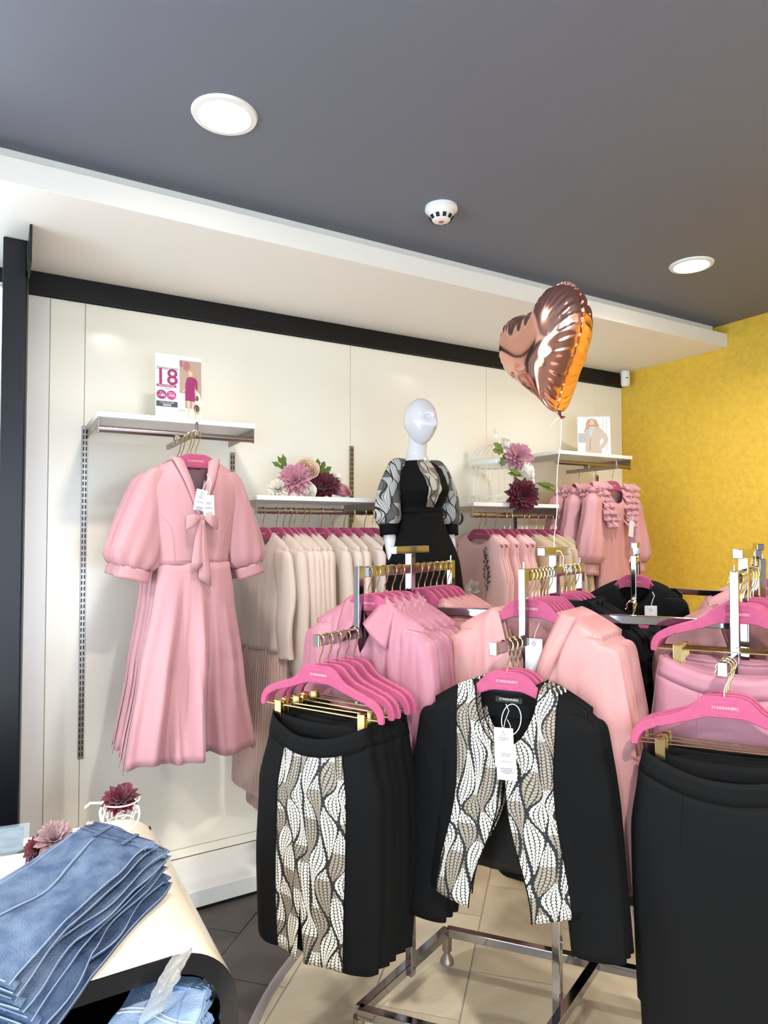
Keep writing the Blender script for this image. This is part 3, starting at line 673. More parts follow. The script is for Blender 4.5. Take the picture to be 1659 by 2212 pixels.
def g_vblouse(seed=1, front=False):
    t = thing('wrap_blouse', '', 'blouse'); T = SH
    c = Cloth(.222, .095, T+.004, T-.060, [(T, .220, .02), (T-.12, .212, .046), (T-.35, .208, .052), (T-.8, .235, .06)], T-.72, .27, .02, True, folds=((2, .012, seed*.9), (4, .008, seed*1.9)), f0=T-.05, f1=T-.45, seed=seed, wk=.014)
    c.both(MB(), nu=44, nv=26).build('body', M['blouse'], t, solid=.0016)
    for s in (-1, 1):
        mb, pa = set_in(s, .222, T-.060, .66, .082, .080, .045, .010, .34, seed, .06, 5, 34)
        sl = mb.build('sleeve', M['blouse'], t, solid=.0014); e = Vector(pa[-1])
        sleeve(MB(), [e+Vector((0, 0, .004)), e+Vector((.002*s, 0, -.018))], lambda b: .082, n=24, nv=2, flat=.34).build('hem_band', M['blouse'], sl, solid=.0014)
        MB().tube([c.pt(s*.86, T-.055-z*1.6, 1, .0012) for z in (0, .03, .06, .09, .12, .16)], .0012, 5).build('armhole_seam', M['blouse'], t)
    if front:
        def wrap(a, b):                                   # overlapping drape that crosses the vee
            u = .095/.222*(1-b)*1.0; z = c.top(u, 1); p = Vector(c.pt(u, z, 1, .004)); return p+Vector((.05*a*(1-b*.3), -.010*math.sin(PI*a), -.004-.012*a))
        MB().grid(wrap, 6, 20).build('drape', M['blouse'], t, solid=.0014)
        neck_label(t, T-.040, .030, .072, .018); swing_tag(t, .012, .012, T-.085, .052, .10, 0, star=True, lines=False)
    return t
def g_jacket(seed=1, lacey=True):
    t = thing('cropped_jacket', '', 'jacket'); T = SH
    tab = [(T, .212, .02), (T-.12, .206, .048), (T-.33, .200, .058), (T-.62, .228, .066)]
    c = Cloth(.216, .092, T+.004, T-.058, tab, T-.60, .165, .018, folds=((2, .006, seed),), f0=T-.2, f1=T-.5, seed=seed)
    c.patch(MB(), -1, nu=26, nv=22, hem=T-.545).build('back', M['lining'], t, solid=.002)
    op = (lambda b: .02+.03*smooth(.1, .35, b)+.33*smooth(.25, 1, b)) if seed == 1 else (lambda b: .04+.46*smooth(.2, 1, b))
    la = lambda b: .66-.06*b+.21*smooth(.3, 1, b)
    hem = lambda u, s: T-.575-.045*(1-abs(u))
    for s in (-1, 1):
        lo = (lambda b, s=s: s*op(b)) if s > 0 else (lambda b: -la(b)); hi = (lambda b: la(b)) if s > 0 else (lambda b: -op(b))
        c.patch(MB(), 1, nu=16, nv=30, ulo=lo, uhi=hi, hem=hem, off=.003).build('lace_panel', M['lace' if lacey else 'black'], t, solid=.0016)
        lo = (lambda b: la(b)-.01) if s > 0 else (lambda b: -1); hi = (lambda b: 1) if s > 0 else (lambda b: -la(b)+.01)
        c.patch(MB(), 1, nu=12, nv=24, ulo=lo, uhi=hi, hem=hem).build('side_panel', M['black'], t, solid=.0016)
        MB().tube([c.pt(s*op(b), c.top(s*op(b), 1)+(hem(s*op(b), 1)-c.top(s*op(b), 1))*b, 1, .004) for b in [k/20 for k in range(21)]], .0018, 5).build('front_edge', M['black'], t)
        set_in(s, .216, T-.058, .62, .066, .084, .040, .014, .30, seed, .04, 2)[0].build('sleeve', M['black'], t, solid=.0018)
    c.rim(MB(), .002).build('neck_edge', M['black'], t); c.rim(MB(), .0024, -1).build('neck_edge', M['black'], t)
    if seed == 1:
        MB().grid(lambda a, b: (( a-.5)*.21*(1-.2*b), .030-.004*b, T-.018-.085*b), 8, 5).build('back_facing', M['blackb'], t)
        neck_label(t, T-.052, .020, .075, .017); o = swing_tag(t, .006, -.070, T-.105, .052, .105, math.radians(-2)); swing_tag(t, .012, -.074, T-.145, .053, .095, math.radians(-3), star=False)
        ring = [(.024+.026*math.cos(a), -.055+.02*math.sin(a), T-.085+.036*math.sin(a)) for a in [2*PI*k/20 for k in range(21)]]
        MB().tube(ring, .0011, 5, cap=False).build('tag_cord', M['ribbon'], t)
    return t
def g_skirt(seed=1, m='black', lacey=False, length=.655, wide=1., detail=True, W0=.172):
    t = thing('pencil_skirt', '', 'skirt'); T = HT-.150
    tab = [(T, W0, .045), (T-.055, (W0+.012)*wide, .050), (T-.20, .222*wide, .066), (T-.40, .226*wide, .066), (T-.75, .208*wide, .060)]
    c = Cloth(W0, .05, T, T, tab, lambda u, s: T-length+.02*abs(u)**2*0, folds=((2, .006, seed), (3, .004, seed*2)), f0=T-.1, f1=T-.5, seed=seed, shoulders=False, sag_f=.045 if detail else .012, sag_b=.016)
    ca = Cloth(W0, .05, T, T, tab, 0, folds=c.folds, f0=c.f0, f1=c.f1, seed=seed, shoulders=False, sag_f=c.sf, sag_b=c.sb)
    bw = .052
    wb = lambda u, s: c.top(u, s)-bw
    k = MB(); c.patch(k, 1, nu=28, nv=3, hem=wb, off=.0015); c.patch(k, -1, nu=28, nv=3, hem=wb, off=.0015); k.build('waistband', M[m], t, solid=.0024)
    lo = .60
    def body(mb, side, u0=-1, u1=1, off=0, ulo=None, uhi=None, nu=28):
        def f(a, b):
            l = ulo(b) if ulo else u0; h = uhi(b) if uhi else u1; u = l+(h-l)*(a if side > 0 else 1-a); zt = wb(u, side)+.002
            return c.pt(u, zt+(T-length-zt)*b, side, off)
        return mb.grid(f, nu, 26)
    if lacey:
        k = MB(); body(k, -1); body(k, 1, -1, -lo+.14, nu=8); body(k, 1, lo+.0, 1, nu=8); k.build('body', M[m], t, solid=.0018)
        sl = lambda b: .10*smooth(.66, 1, b)
        body(MB(), 1, ulo=lambda b: -lo+.14, uhi=lambda b: -.0-sl(b)*.6, off=.002, nu=12).build('lace_panel', M['lace'], t, solid=.0016)
        body(MB(), 1, ulo=lambda b: -.0+sl(b)*.6, uhi=lambda b: lo+.0, off=.002, nu=12).build('lace_panel', M['lace'], t, solid=.0016)
    else:
        k = MB(); body(k, -1); body(k, 1); k.build('body', M[m], t, solid=.0018)
        if detail:
            for s in (-1, 1): MB().tube([c.pt(s*.48, wb(s*.48, 1)-z, 1, .0010) for z in (0, .04, .08, .12)], .0009, 4).build('dart', M['blackb' if m == 'black' else m], t)
    if detail:
        z = T-.030; MB().box((-.004, c.pt(0, z, -1)[1]-.006, z-.018), (.004, c.pt(0, z, -1)[1]-.003, z+.012)).build('zip_tab', M['dark' if m != 'black' else 'button'], t)
    return t
def g_ruffle(seed=1, detail=True):
    t = thing('ruffled_dress', '', 'dress'); T = SH
    c = Cloth(.185, .090, T, T-.050, [(T, .18, .02), (T-.12, .165, .045), (T-.40, .130, .045), (T-.55, .150, .055), (T-1.05, .22, .085)], T-1.02, .10, .02, folds=((4, .012, seed), (6, .006, seed)), f0=T-.4, f1=T-.9, seed=seed)
    c.both(MB(), nu=40, nv=28).build('body', M['pinkb'], t, solid=.0016)
    for s in (-1, 1):
        sl = sleeve(MB(), [(s*.160, 0, T-.055), (s*.190, -.004, T-.12), (s*.215, -.010, T-.28), (s*.225, -.014, T-.44)], lambda b: .030+.030*smooth(0, .3, b)+.026*smooth(.4, .85, b)-.030*smooth(.9, 1, b), n=36, fold=7, famp=lambda b: .03+.05*b, ph=seed, flat=.8).build('sleeve', M['pinkb'], t, solid=.0014)
        sleeve(MB(), [(s*.225, -.014, T-.438), (s*.230, -.016, T-.50)], lambda b: .052, n=24, nv=3, flat=.8).build('cuff', M['pinkb'], sl, solid=.0018)
        r = random.Random(seed*9+s)
        for k in range(7):                               # tiers of gathered frill over each shoulder and down the yoke
            z = T+.020-.036*k; xc = s*(.135-.009*k); w = .062-.002*k
            yb = c.pt(min(.95, abs(xc)/.18)*s, z-.02, 1)[1] if k > 1 else -.012
            def fr(a, b, xc=xc, w=w, z=z, yb=yb, ph=r.uniform(0, 6)):
                return Vector((xc+(a-.5)*2*w, yb-.004-.024*b+.016*b*math.sin(a*22+ph)+.006*math.sin(a*9+ph), z-.034*b+.010*b*math.cos(a*22+ph)))
            MB().grid(fr, 44, 5).build('ruffle', M['pinkb'], t, solid=.001)
        MB().lathe([(.01, .0), (.05, .012), (.058, -.01), (.03, -.04)], (s*.15, 0, T-.02), 14, 1, .7, cap=False).build('shoulder_puff', M['pinkb'], t)
    if detail: swing_tag(t, .045, -.095, T-.20, .045, .09, math.radians(8), star=False, lines=False)
    return t
def g_velvet(seed=1):
    t = thing('velvet_top', '', 'top'); T = SH
    c = Cloth(.212, .08, T+.004, T-.06, [(T, .21, .02), (T-.12, .20, .045), (T-.4, .195, .05), (T-.9, .23, .06)], T-.90, .12, .02, True, folds=((3, .010, seed), (5, .006, seed)), f0=T-.1, f1=T-.6, seed=seed)
    c.both(MB(), nu=28, nv=22).build('body', M['velvet'], t, solid=.0018)
    for s in (-1, 1):
        set_in(s, .212, T-.06, .54, .055, .074, .02, .01, .4, seed)[0].build('sleeve', M['velvet'], t, solid=.0016)
    r = random.Random(seed)
    for k in range(5):
        def fr(a, b, k=k, ph=r.uniform(0, 6)):
            x = -.10+.20*a; return Vector((x*1.1, -.03-.03*b+.018*b*math.sin(a*16+ph), T+.012-.022*k-.045*b+.02*b*math.cos(a*16+ph)))
        MB().grid(fr, 34, 4).build('ruffle', M['velvet'], t, solid=.0012)
    return t
GP = {}
def wear(kind, fn, loc, rz, label, cat, group):
    """Hang a garment: first use builds it, later ones copy it with its parts."""
    if kind not in GP:
        GP[kind] = o = fn(); o.location = loc; o.rotation_euler = (0, 0, rz); return tag(o, label, cat, group)
    o = copy_tree(GP[kind], None, loc, rz, label, group); o['category'] = cat; return o
# ------------------------------------------------------------------ chrome floor racks
AX = Vector((.921, .389, 0)); AX2 = Vector((.812, .58, 0)).normalized()
ZT, ZU, ZR, ZL = 1.540, 1.475, 1.335, 1.288             # tee, upper bars, long rail, lower arms (centres)
BH, BW = .032, .020
def rack(label, posts, ax, near, far, base, rl, zls=(ZL, ZL, ZL)):
    """posts: tops of the middle uprights; near, far: (step, reach) along the arm on either side."""
    t = thing('clothes_rack', label, 'clothes rack', (0, 0, 0), 0, 'chrome floor racks')
    roll = math.atan2(ax.y, ax.x)
    for i, p in enumerate(posts):
        p = Vector((p[0], p[1], 0)); ZL = zls[i]
        MB().bar(p+Vector((0,0,.10)), p+Vector((0,0,ZT-.012)), .026, .026, roll).build('post', M['chrome'], t, smooth_=False, bevel=.002)
        MB().bar(p-ax*.10+Vector((0,0,ZT)), p+ax*.10+Vector((0,0,ZT)), .026, .026).build('tee_bar', M['chrome'], t, smooth_=False, bevel=.002)
        for s, (st, re) in ((-1, near[i]), (1, far[i])):
            q = p+ax*(s*st)
            MB().bar(p+ax*(s*.014)+Vector((0,0,ZU)), q+ax*(s*.0)+Vector((0,0,ZU)), BW, BH).build('upper_bar', M['chrome'], t, smooth_=False, bevel=.002)
            MB().bar(q+Vector((0,0,ZL-BH/2)), q+Vector((0,0,ZU+BH/2+.004)), .026, .022, roll+PI/2).build('drop_post', M['chrome'], t, smooth_=False, bevel=.002)
            MB().tube([q+Vector((0,0,ZU+BH/2)), q+Vector((0,0,ZU+BH/2+.022))], .003, 8).build('stop_pin', M['chrome'], t)
            a = MB().bar(q+ax*(s*.014)+Vector((0,0,ZL)), q+ax*(s*(re-st))+Vector((0,0,ZL)), BW, BH).build('lower_arm', M['chrome'], t, smooth_=False, bevel=.003)
            MB().bar(q+ax*(s*(re-st))+Vector((0,0,ZL)), q+ax*(s*(re-st+.004))+Vector((0,0,ZL)), BW+.003, BH+.004).build('end_cap', M['chrome'], a, smooth_=False, bevel=.004)
    for a, b in zip(posts, posts[1:]):
        a = Vector((a[0], a[1], ZR)); b = Vector((b[0], b[1], ZR)); d = (b-a).normalized()*.014
        MB().bar(a+d, b-d, .026, .026).build('long_rail', M['chrome'], t, smooth_=False, bevel=.002)
    for a, b in base:
        MB().bar((*a, .12), (*b, .12), .03, .03).build('base_bar', M['chrome'], t, smooth_=False, bevel=.002)
    for x, y in rl:
        f = MB().lathe([(.001,.105),(.018,.105),(.018,.052),(.012,.050),(.011,.040),(.024,.018),(.026,.006),(.024,.004),(.001,.004)][::-1], (x, y, 0), 20, cap=False).build('foot', M['steel'], t)
    return t
PL, PM, PR = Vector((1.24, 1.95, 0)), Vector((1.535, 1.562, 0)), Vector((1.86, 1.14, 0))
B0, B1 = Vector((.993, 1.861)), Vector((1.471, 2.063)); BD = Vector((.633, -.774))
c0, c1 = B0, B1; d0, d1 = B0+BD*.53, B1+BD*.53; e0, e1 = B0+BD*1.06, B1+BD*1.06
rack('near chrome rack with stepped arms holding skirts, jackets and blouses', (PL, PM, PR), AX,
     ((.282, .474), (.2255, .412), (.15, .335)), ((.27, .40), (.2255, .40), (.22, .36)),
     ((c0, c1), (d0, d1), (e0, e1), (c0, d0), (d0, e0), (c1, d1), (d1, e1)), (c0, c1, d0, e0, e1), (ZL, ZL, ZL-.025))
Q1, Q2 = Vector((2.61, 2.125, 0)), Vector((2.765, 1.63, 0))
BD2 = Vector((.155, -.495)).normalized()
f0, f1 = Vector((2.40, 1.97)), Vector((2.82, 2.27)); g0, g1 = f0+Vector((.155, -.495)), f1+Vector((.155, -.495))
rack('far chrome rack before the yellow wall holding black jackets', (Q1, Q2), AX2, ((.15, .36), (.16, .34)), ((.18, .34), (.18, .34)),
     ((f0, f1), (g0, g1), (f0, g0), (f1, g1)), (f0, f1, g0, g1))
RZ = math.atan2(-AX.x, AX.y)                             # garments hang square to the arms, fronts to the viewer
RZ2 = math.atan2(-AX2.x, AX2.y)
rj = random.Random(8)
def on_arm(p, ax, t, z): v = Vector((p.x, p.y, 0))+ax*t; return Vector((v.x, v.y, z+BH/2))
def rz_jit(a, k=3): return a+math.radians(rj.uniform(-k, k))

# black skirts on the left lower arm
for i, tt in enumerate((-.462, -.425, -.385, -.345, -.305)):
    loc = on_arm(PL, AX, tt, ZL); a = rz_jit(RZ+math.radians(6), 2)
    hang('clip', loc, a, '%s pink clip hanger on the lower arm holding black skirts' % ('frontmost' if i == 0 else ORD[i]), 'clip hangers with black skirts')
    if i == 0: wear('skirt_lace', lambda: g_skirt(1, 'black', True), loc, a, 'black pencil skirt with wavy lace front panel and hem slit', 'skirt', 'black skirts on the left arm')
    else: wear('skirt_black', lambda: g_skirt(2, 'black', False, detail=False, W0=.185), loc, a, '%s black skirt behind the lace-panel skirt' % ('first', 'second', 'third', 'fourth')[i-1], 'skirt', 'black skirts on the left arm')
# satin shirts on the left upper bar
for i, tt in enumerate((-.235, -.195, -.15, -.105, -.06)):
    loc = on_arm(PL, AX, tt, ZU); a = rz_jit(RZ+math.radians(5))
    hang('plain', loc, a, '%s pink hanger carrying a collared satin shirt' % ('frontmost' if i == 0 else ORD[i]), 'hangers with satin shirts')
    wear('shirt', lambda: g_shirt(1), loc, a, '%s orchid pink satin shirt with pointed collar' % ('frontmost' if i == 0 else ORD[i]), 'shirt', 'satin shirts on the left upper bar')
for i, tt in enumerate((.05, .09, .13, .17, .21, .245)):
    loc = on_arm(PL, AX, tt, ZU); a = rz_jit(RZ+math.radians(3))
    hang('plain', loc, a, '%s pink hanger on the far side of the left rack post' % ('nearest' if i == 0 else ORD[i]), 'hangers beyond the left rack post')
    wear('shirt_b', lambda: g_vblouse(5), loc, a, '%s pink blouse hanging beyond the left rack post' % ('nearest' if i == 0 else ORD[i]), 'blouse', 'blouses beyond the left rack post')
# lace jackets on the middle lower arm
for i, tt in enumerate((-.335, -.305, -.275)):
    loc = on_arm(PM, AX, tt, ZL); a = RZ+math.radians((13, 12, 11)[i])
    hang('plain', loc, a, '%s pink hanger carrying a black lace-front jacket' % ('frontmost', 'second', 'rearmost')[i], 'hangers with lace jackets')
    wear('jacket%d' % min(i, 1), (lambda: g_jacket(1)) if i == 0 else (lambda: g_jacket(2)), loc, a, ('open black jacket with two lace front panels and white price tags', 'second black jacket with lace panels, behind the open front one', 'rearmost black jacket with lace panels of the three')[i], 'jacket', 'black lace jackets on the middle arm')
# wrap blouses on the middle upper bar
for i, tt in enumerate((-.195, -.168, -.142, -.117, -.092, -.068, -.045)):
    loc = on_arm(PM, AX, tt, ZU); a = rz_jit(RZ+math.radians(9), 1.5)
    hang('plain', loc, a, '%s pink hanger carrying a pale wrap blouse' % ('frontmost' if i == 0 else ORD[i]), 'hangers with wrap blouses')
    wear('vb%d' % min(i, 1), (lambda: g_vblouse(1, True)) if i == 0 else (lambda: g_vblouse(2)), loc, a, 'pale pink wrap blouse with draped vee neck and black neck label' if i == 0 else '%s pale pink blouse behind the draped wrap blouse' % ('first', 'second', 'third', 'fourth', 'fifth', 'sixth')[i-1], 'blouse', 'wrap blouses on the middle upper bar')
for i, tt in enumerate((.06, .10, .14, .18)):
    loc = on_arm(PM, AX, tt, ZU); a = rz_jit(RZ+math.radians(2))
    hang('plain', loc, a, '%s pink hanger with black velvet beyond the middle post' % ('nearest' if i == 0 else ORD[i]), 'hangers with velvet tops')
    wear('velvet', lambda: g_velvet(1), loc, a, '%s black velvet top with ruffles beyond the middle post' % ('nearest' if i == 0 else ORD[i]), 'top', 'velvet tops beyond the middle post')
# right end: black skirts low, pink skirts high
for i, tt in enumerate((-.312, -.282, -.250)):
    loc = on_arm(PR, AX, tt, ZL-.025); a = RZ+math.radians((15, 13, 11)[i])
    hang('clip', loc, a, '%s pink clip hanger on the right lower arm' % ('frontmost', 'second', 'rearmost')[i], 'clip hangers at the right edge')
    if i == 0: wear('skirt_plain', lambda: g_skirt(4, 'blackb', False, length=.74, W0=.190), loc, a, 'large plain charcoal black skirt hanging at the right edge', 'skirt', 'black skirts on the right arm')
    else: wear('skirt_black', None, loc, a, '%s black skirt behind the plain charcoal skirt' % ('', 'first', 'second')[i], 'skirt', 'black skirts on the right arm')
for i, tt in enumerate((-.118, -.102, -.086, -.070, -.054, -.038)):
    loc = on_arm(PR, AX, tt, ZU); a = rz_jit(RZ+math.radians(14), 1.2)
    hang('clip', loc, a, '%s pink clip hanger carrying a pink skirt' % ('frontmost' if i == 0 else ORD[i]), 'clip hangers with pink skirts')
    wear('skirt_pink', lambda: g_skirt(6, 'skirtpink', False, length=.60, W0=.195), loc, a, '%s orchid pink skirt clipped behind the right rack post' % ('frontmost' if i == 0 else ORD[i]), 'skirt', 'pink skirts on the right upper bar')
for i, tt in enumerate((.06, .11, .16)):
    loc = on_arm(PR, AX, tt, ZU); a = rz_jit(RZ+math.radians(6))
    hang('plain', loc, a, '%s pink hanger beyond the right rack post' % ('nearest', 'second', 'farthest')[i], 'hangers beyond the right rack post')
    wear('shirt_b', None, loc, a, '%s pink blouse beyond the right rack post' % ('nearest', 'second', 'farthest')[i], 'blouse', 'blouses beyond the right rack post')
# far rack
for i, tt in enumerate((-.335, -.305, -.275, -.245)):
    loc = on_arm(Q1, AX2, tt, ZL); a = rz_jit(RZ2+math.radians(8))
    hang('plain', loc, a, '%s pink hanger on the low arm of the far rack' % ('nearest' if i == 0 else ORD[i]), 'hangers on the far rack')
    wear('velvet', None, loc, a, '%s black velvet top low on the far rack' % ('nearest' if i == 0 else ORD[i]), 'top', 'velvet tops on the far rack')
for i, tt in enumerate((-.125, -.095, -.065, -.04)):
    loc = on_arm(Q1, AX2, tt, ZU); a = rz_jit(RZ2+math.radians(10))
    hang('plain', loc, a, '%s pink hanger high on the far rack' % ('nearest' if i == 0 else ORD[i]), 'hangers on the far rack')
    o = wear('blackcoat', lambda: g_coat('velvet', 3, .60, .58, drop=.10), loc, a, '%s black velvet jacket high on the far rack' % ('nearest' if i == 0 else ORD[i]), 'jacket', 'black jackets on the far rack')
    if i == 0: swing_tag(o, .06, -.065, SH-.10, .05, .08, 0, star=True, lines=False)
for i, tt in enumerate((-.13, -.09, -.05, .07, .11)):
    loc = on_arm(Q2, AX2, tt, ZU); a = rz_jit(RZ2+math.radians(6))
    hang('plain', loc, a, '%s pink hanger on the right arm of the far rack' % ('nearest' if i == 0 else ORD[i]), 'hangers on the far rack')
    wear('pinkcoat', lambda: g_coat('pinkb', 6, .60, .56, drop=.08), loc, a, '%s dusty pink top on the right arm of the far rack' % ('nearest' if i == 0 else ORD[i]), 'top', 'pink tops on the far rack')

# ------------------------------------------------------------------ garments on the wall
for i, y in enumerate((2.515, 2.575, 2.66, 2.74, 2.82)):
    loc = Vector((.645+(0, -.004, .003, -.003, 0)[i], y, 1.982)); a = math.radians((4, 6, 3, 5, 4)[i])
    hang('plain_dark' if i > 2 else 'plain', loc, a, '%s hanger carrying a pink bow dress, %s' % (('front', 'second', 'third', 'fourth', 'rear')[i], 'burgundy' if i > 2 else 'pink'), 'hangers with bow dresses')
    wear('dress%d' % (0 if i == 0 else 1+i % 2), (lambda: g_dress(1)) if i == 0 else (lambda i=i: g_dress(2+i, False)), loc, a, 'front pink midi dress with bow, puff sleeves and white tags' if i == 0 else '%s pink puff-sleeve dress behind the front bow dress' % ('first', 'second', 'third', 'fourth')[i-1], 'dress', 'pink dresses under the high shelf')
WZ = -PI/2
zr2 = 1.764-.067+.0135; zr3 = 1.760-.067+.0135
xs = [at(x, 1098, Y=RY).x for x in (568, 597, 612, 625, 636, 655, 667, 694, 719, 743, 762, 787, 803)]
for i, x in enumerate(xs):
    loc = Vector((x, RY, zr2)); a = WZ+math.radians(rj.uniform(4, 16))
    hang('plain', loc, a, '%s pink hanger from the left on the flower shelf rail' % ('first' if i == 0 else ORD[i]), 'hangers on the flower shelf rail')
    if i == 0: wear('pleatdress', lambda: g_coat('beige', 2, .50, .52, True, nw=.085, drop=.07), loc, a, 'beige dress with pleated skirt, first on the flower shelf rail', 'dress', 'beige garments on the flower shelf rail')
    else: wear('coat%d' % (i % 3), lambda i=i: g_coat('beige', 3+i, .60, .60, i % 3 == 1), loc, a, '%s beige long-sleeved jacket from the left on the flower shelf rail' % ('', 'first', 'second', 'third', 'fourth', 'fifth', 'sixth', 'seventh', 'eighth', 'ninth', 'tenth', 'eleventh', 'twelfth')[i], 'jacket', 'beige garments on the flower shelf rail')
xs = [at(x, 1112, Y=RY).x for x in (1036, 1046, 1069, 1090, 1102, 1128, 1138, 1158, 1174, 1190, 1202)]
for i, x in enumerate(xs):
    loc = Vector((x, RY, zr3)); a = WZ+math.radians(rj.uniform(6, 14))
    hang('plain', loc, a, '%s pink hanger from the left on the birdcage shelf rail' % ('first' if i == 0 else ORD[i]), 'hangers on the birdcage shelf rail')
    if i < 5: wear('slv%d' % (0 if i == 0 else 1), (lambda: g_sleeveless(1)) if i == 0 else (lambda: g_sleeveless(2)), loc, a, '%s sleeveless peach dress with embroidered branch' % ('first', 'second', 'third', 'fourth', 'fifth')[i], 'dress', 'sleeveless dresses on the birdcage shelf rail')
    else: wear('camel%d' % (i % 2), lambda i=i: g_coat('camel', 11+i, .60, .60, thin=.03), loc, a, '%s camel jacket on the birdcage shelf rail' % ('first', 'second', 'third', 'fourth', 'fifth', 'sixth')[i-5], 'jacket', 'camel jackets on the birdcage shelf rail')
for i, y in enumerate((2.64, 2.77, 2.90)):
    loc = Vector((3.05, y, 1.982)); a = math.radians((6, 4, 5)[i])
    hang('plain_dark' if i == 2 else 'plain', loc, a, '%s hanger carrying a ruffled dress by the yellow wall' % ('front pink', 'middle pink', 'rear burgundy')[i], 'hangers with ruffled dresses')
    wear('ruffle%d' % i, lambda i=i: g_ruffle(1+i, i == 0), loc, a, ('front pink ruffle-shouldered dress with white tag by the yellow wall', 'middle pink ruffle-shouldered dress of the three', 'rear pink ruffle-shouldered dress beside the birdcage shelf')[i], 'dress', 'ruffled dresses under the high shelf')
# ------------------------------------------------------------------ mannequin in the black lace-sleeved dress
mx, my = 1.715, 2.62
t = thing('mannequin', 'glossy white standing mannequin with turned head', 'mannequin', (mx, my, 0))
HZ = 2.118                                               # head centre
hm = Matrix.Translation((0, -.012, HZ)) @ Matrix.Rotation(math.radians(10), 4, 'Z')
def headpt(th, ph):                                      # th round, 0 at the face (-y); ph from -90 to 90
    cx, sx = math.cos(th), math.sin(th); z = math.sin(ph); c = math.cos(ph)
    x = .073*sx*c; y = -.090*cx*c; zz = .110*z
    lo = smooth(.0, -1, z) if z < 0 else 0
    lo = smooth(0, 1, -z) if z < 0 else 0
    x *= 1-.20*lo
    if cx > 0: y *= 1-.04*lo
    else: y *= 1-.55*lo; y += 0
    if z < 0: y -= .020*lo*max(0, -cx)*0
    f = max(0, cx)**2*c
    def gs(a, b, w): return math.exp(-(a*a+b*b)/w)
    b = 0
    b += .022*gs((x)/1., (zz+.020)*.55, .00013)*f          # nose
    b += .007*gs(x, (zz-.020)*.5, .0002)*f
    for s in (-1, 1): b -= .014*gs((x-s*.029), (zz-.012)*1.3, .0003)*f
    b += .007*gs(x*.5, (zz-.036)*1.3, .0003)*f             # brow
    b += .007*gs(x*.75, (zz+.052)*1.5, .00012)*f           # lips
    b -= .007*gs(x*.7, (zz+.0525)*6, .00008)*f
    b += .008*gs(x, (zz+.090), .0004)*f                    # chin
    for s in (-1, 1): b += .003*gs(x-s*.042, zz+.022, .0006)*f
    return Vector((x, y-b, zz))
bm_ = MB().grid(lambda a, b: hm @ headpt(2*PI*a, math.radians(-89.5+179*b)), 64, 56, True)
def loft(mb, rings, n=32):                               # rings (z, rx, ry, cx, cy)
    mb.grid(lambda a, b: (lambda r: Vector((r[2]+r[0]*math.cos(2*PI*a), r[3]+r[1]*math.sin(2*PI*a), rings[0][0]-(rings[0][0]-rings[-1][0])*b)))(lerp_tab([(q[0],)+tuple(q[1:]) for q in rings], rings[0][0]-(rings[0][0]-rings[-1][0])*b)), n, 40, True); return mb
loft(bm_, [(2.10, .040, .045, .012, .020), (2.03, .043, .048, .008, .022), (1.97, .046, .050, .002, .022), (1.945, .058, .055, 0, .022), (1.925, .095, .062, 0, .02), (1.90, .118, .068, 0, .015), (1.80, .115, .085, 0, 0), (1.712, .098, .072, 0, 0), (1.58, .128, .095, 0, 0), (1.50, .125, .09, 0, 0)])
for s in (-1, 1):
    bm_.tube([(s*.118, .008, 1.888), (s*.150, .010, 1.80), (s*.163, .008, 1.70), (s*.166, -.002, 1.62), (s*.165, -.018, 1.54), (s*.163, -.034, 1.465), (s*.162, -.042, 1.43)], [.036, .036, .033, .031, .027, .021, .022], 14)
    bm_.tube([(s*.162, -.040, 1.44), (s*.161, -.046, 1.40), (s*.160, -.050, 1.365), (s*.160, -.052, 1.345)], [.019, .030, .031, .026], 12, flat=.5, up=(1, 0, 0))
    for k, (dy, L) in enumerate(((-.024, .055), (-.009, .064), (.006, .060), (.020, .048))):
        bm_.tube([(s*.160, -.052+dy, 1.352), (s*.158, -.054+dy*1.05, 1.352-L*.5), (s*.150, -.055+dy*1.05, 1.352-L)], [.0085, .0078, .006], 8)
    bm_.tube([(s*.158, -.068, 1.405), (s*.150, -.086, 1.378), (s*.146, -.090, 1.352)], [.010, .009, .007], 8)
    bm_.tube([(s*.065, 0, 1.55), (s*.075, 0, 1.30), (s*.07, .005, 1.05), (s*.065, .02, .80), (s*.06, .02, .55), (s*.055, .03, .42)], [.085, .075, .058, .050, .042, .034], 14)
    bm_.tube([(s*.055, .04, .40), (s*.058, -.02, .375), (s*.06, -.09, .352)], [.034, .036, .022], 10)
bm_.build('body', M['mann'], t)
MB().lathe([(.001, 0), (.20, 0), (.205, .02), (.20, .33), (.001, .335)][::-1], n=40, cap=False).build('plinth_base', M['white'], t)
d = thing('cocktail_dress', 'black fit and flare dress with lace sleeves on the mannequin', 'dress', (mx, my, 0))
rings = [(1.938, .058, .050, 0, .020), (1.925, .092, .058, 0, .016), (1.895, .122, .078, 0, .008), (1.84, .126, .104, 0, -.010), (1.795, .132, .118, 0, -.016), (1.75, .121, .100, 0, -.008), (1.714, .108, .084, 0, 0), (1.690, .110, .086, 0, 0)]
def dpt(a, z, off=0, R=rings):
    q = lerp_tab(R, z); th = 2*PI*a; return Vector((q[2]+(q[0]+off)*math.cos(th), q[3]+(q[1]+off)*math.sin(th), z))
MB().grid(lambda a, b: dpt(a, 1.938-(1.938-1.69)*b, .004), 48, 30, True).build('bodice', M['black'], d, solid=.002)
MB().grid(lambda a, b: dpt(a, 1.716-.026*b, .0065), 48, 3, True).build('waistband', M['black'], d, solid=.002)
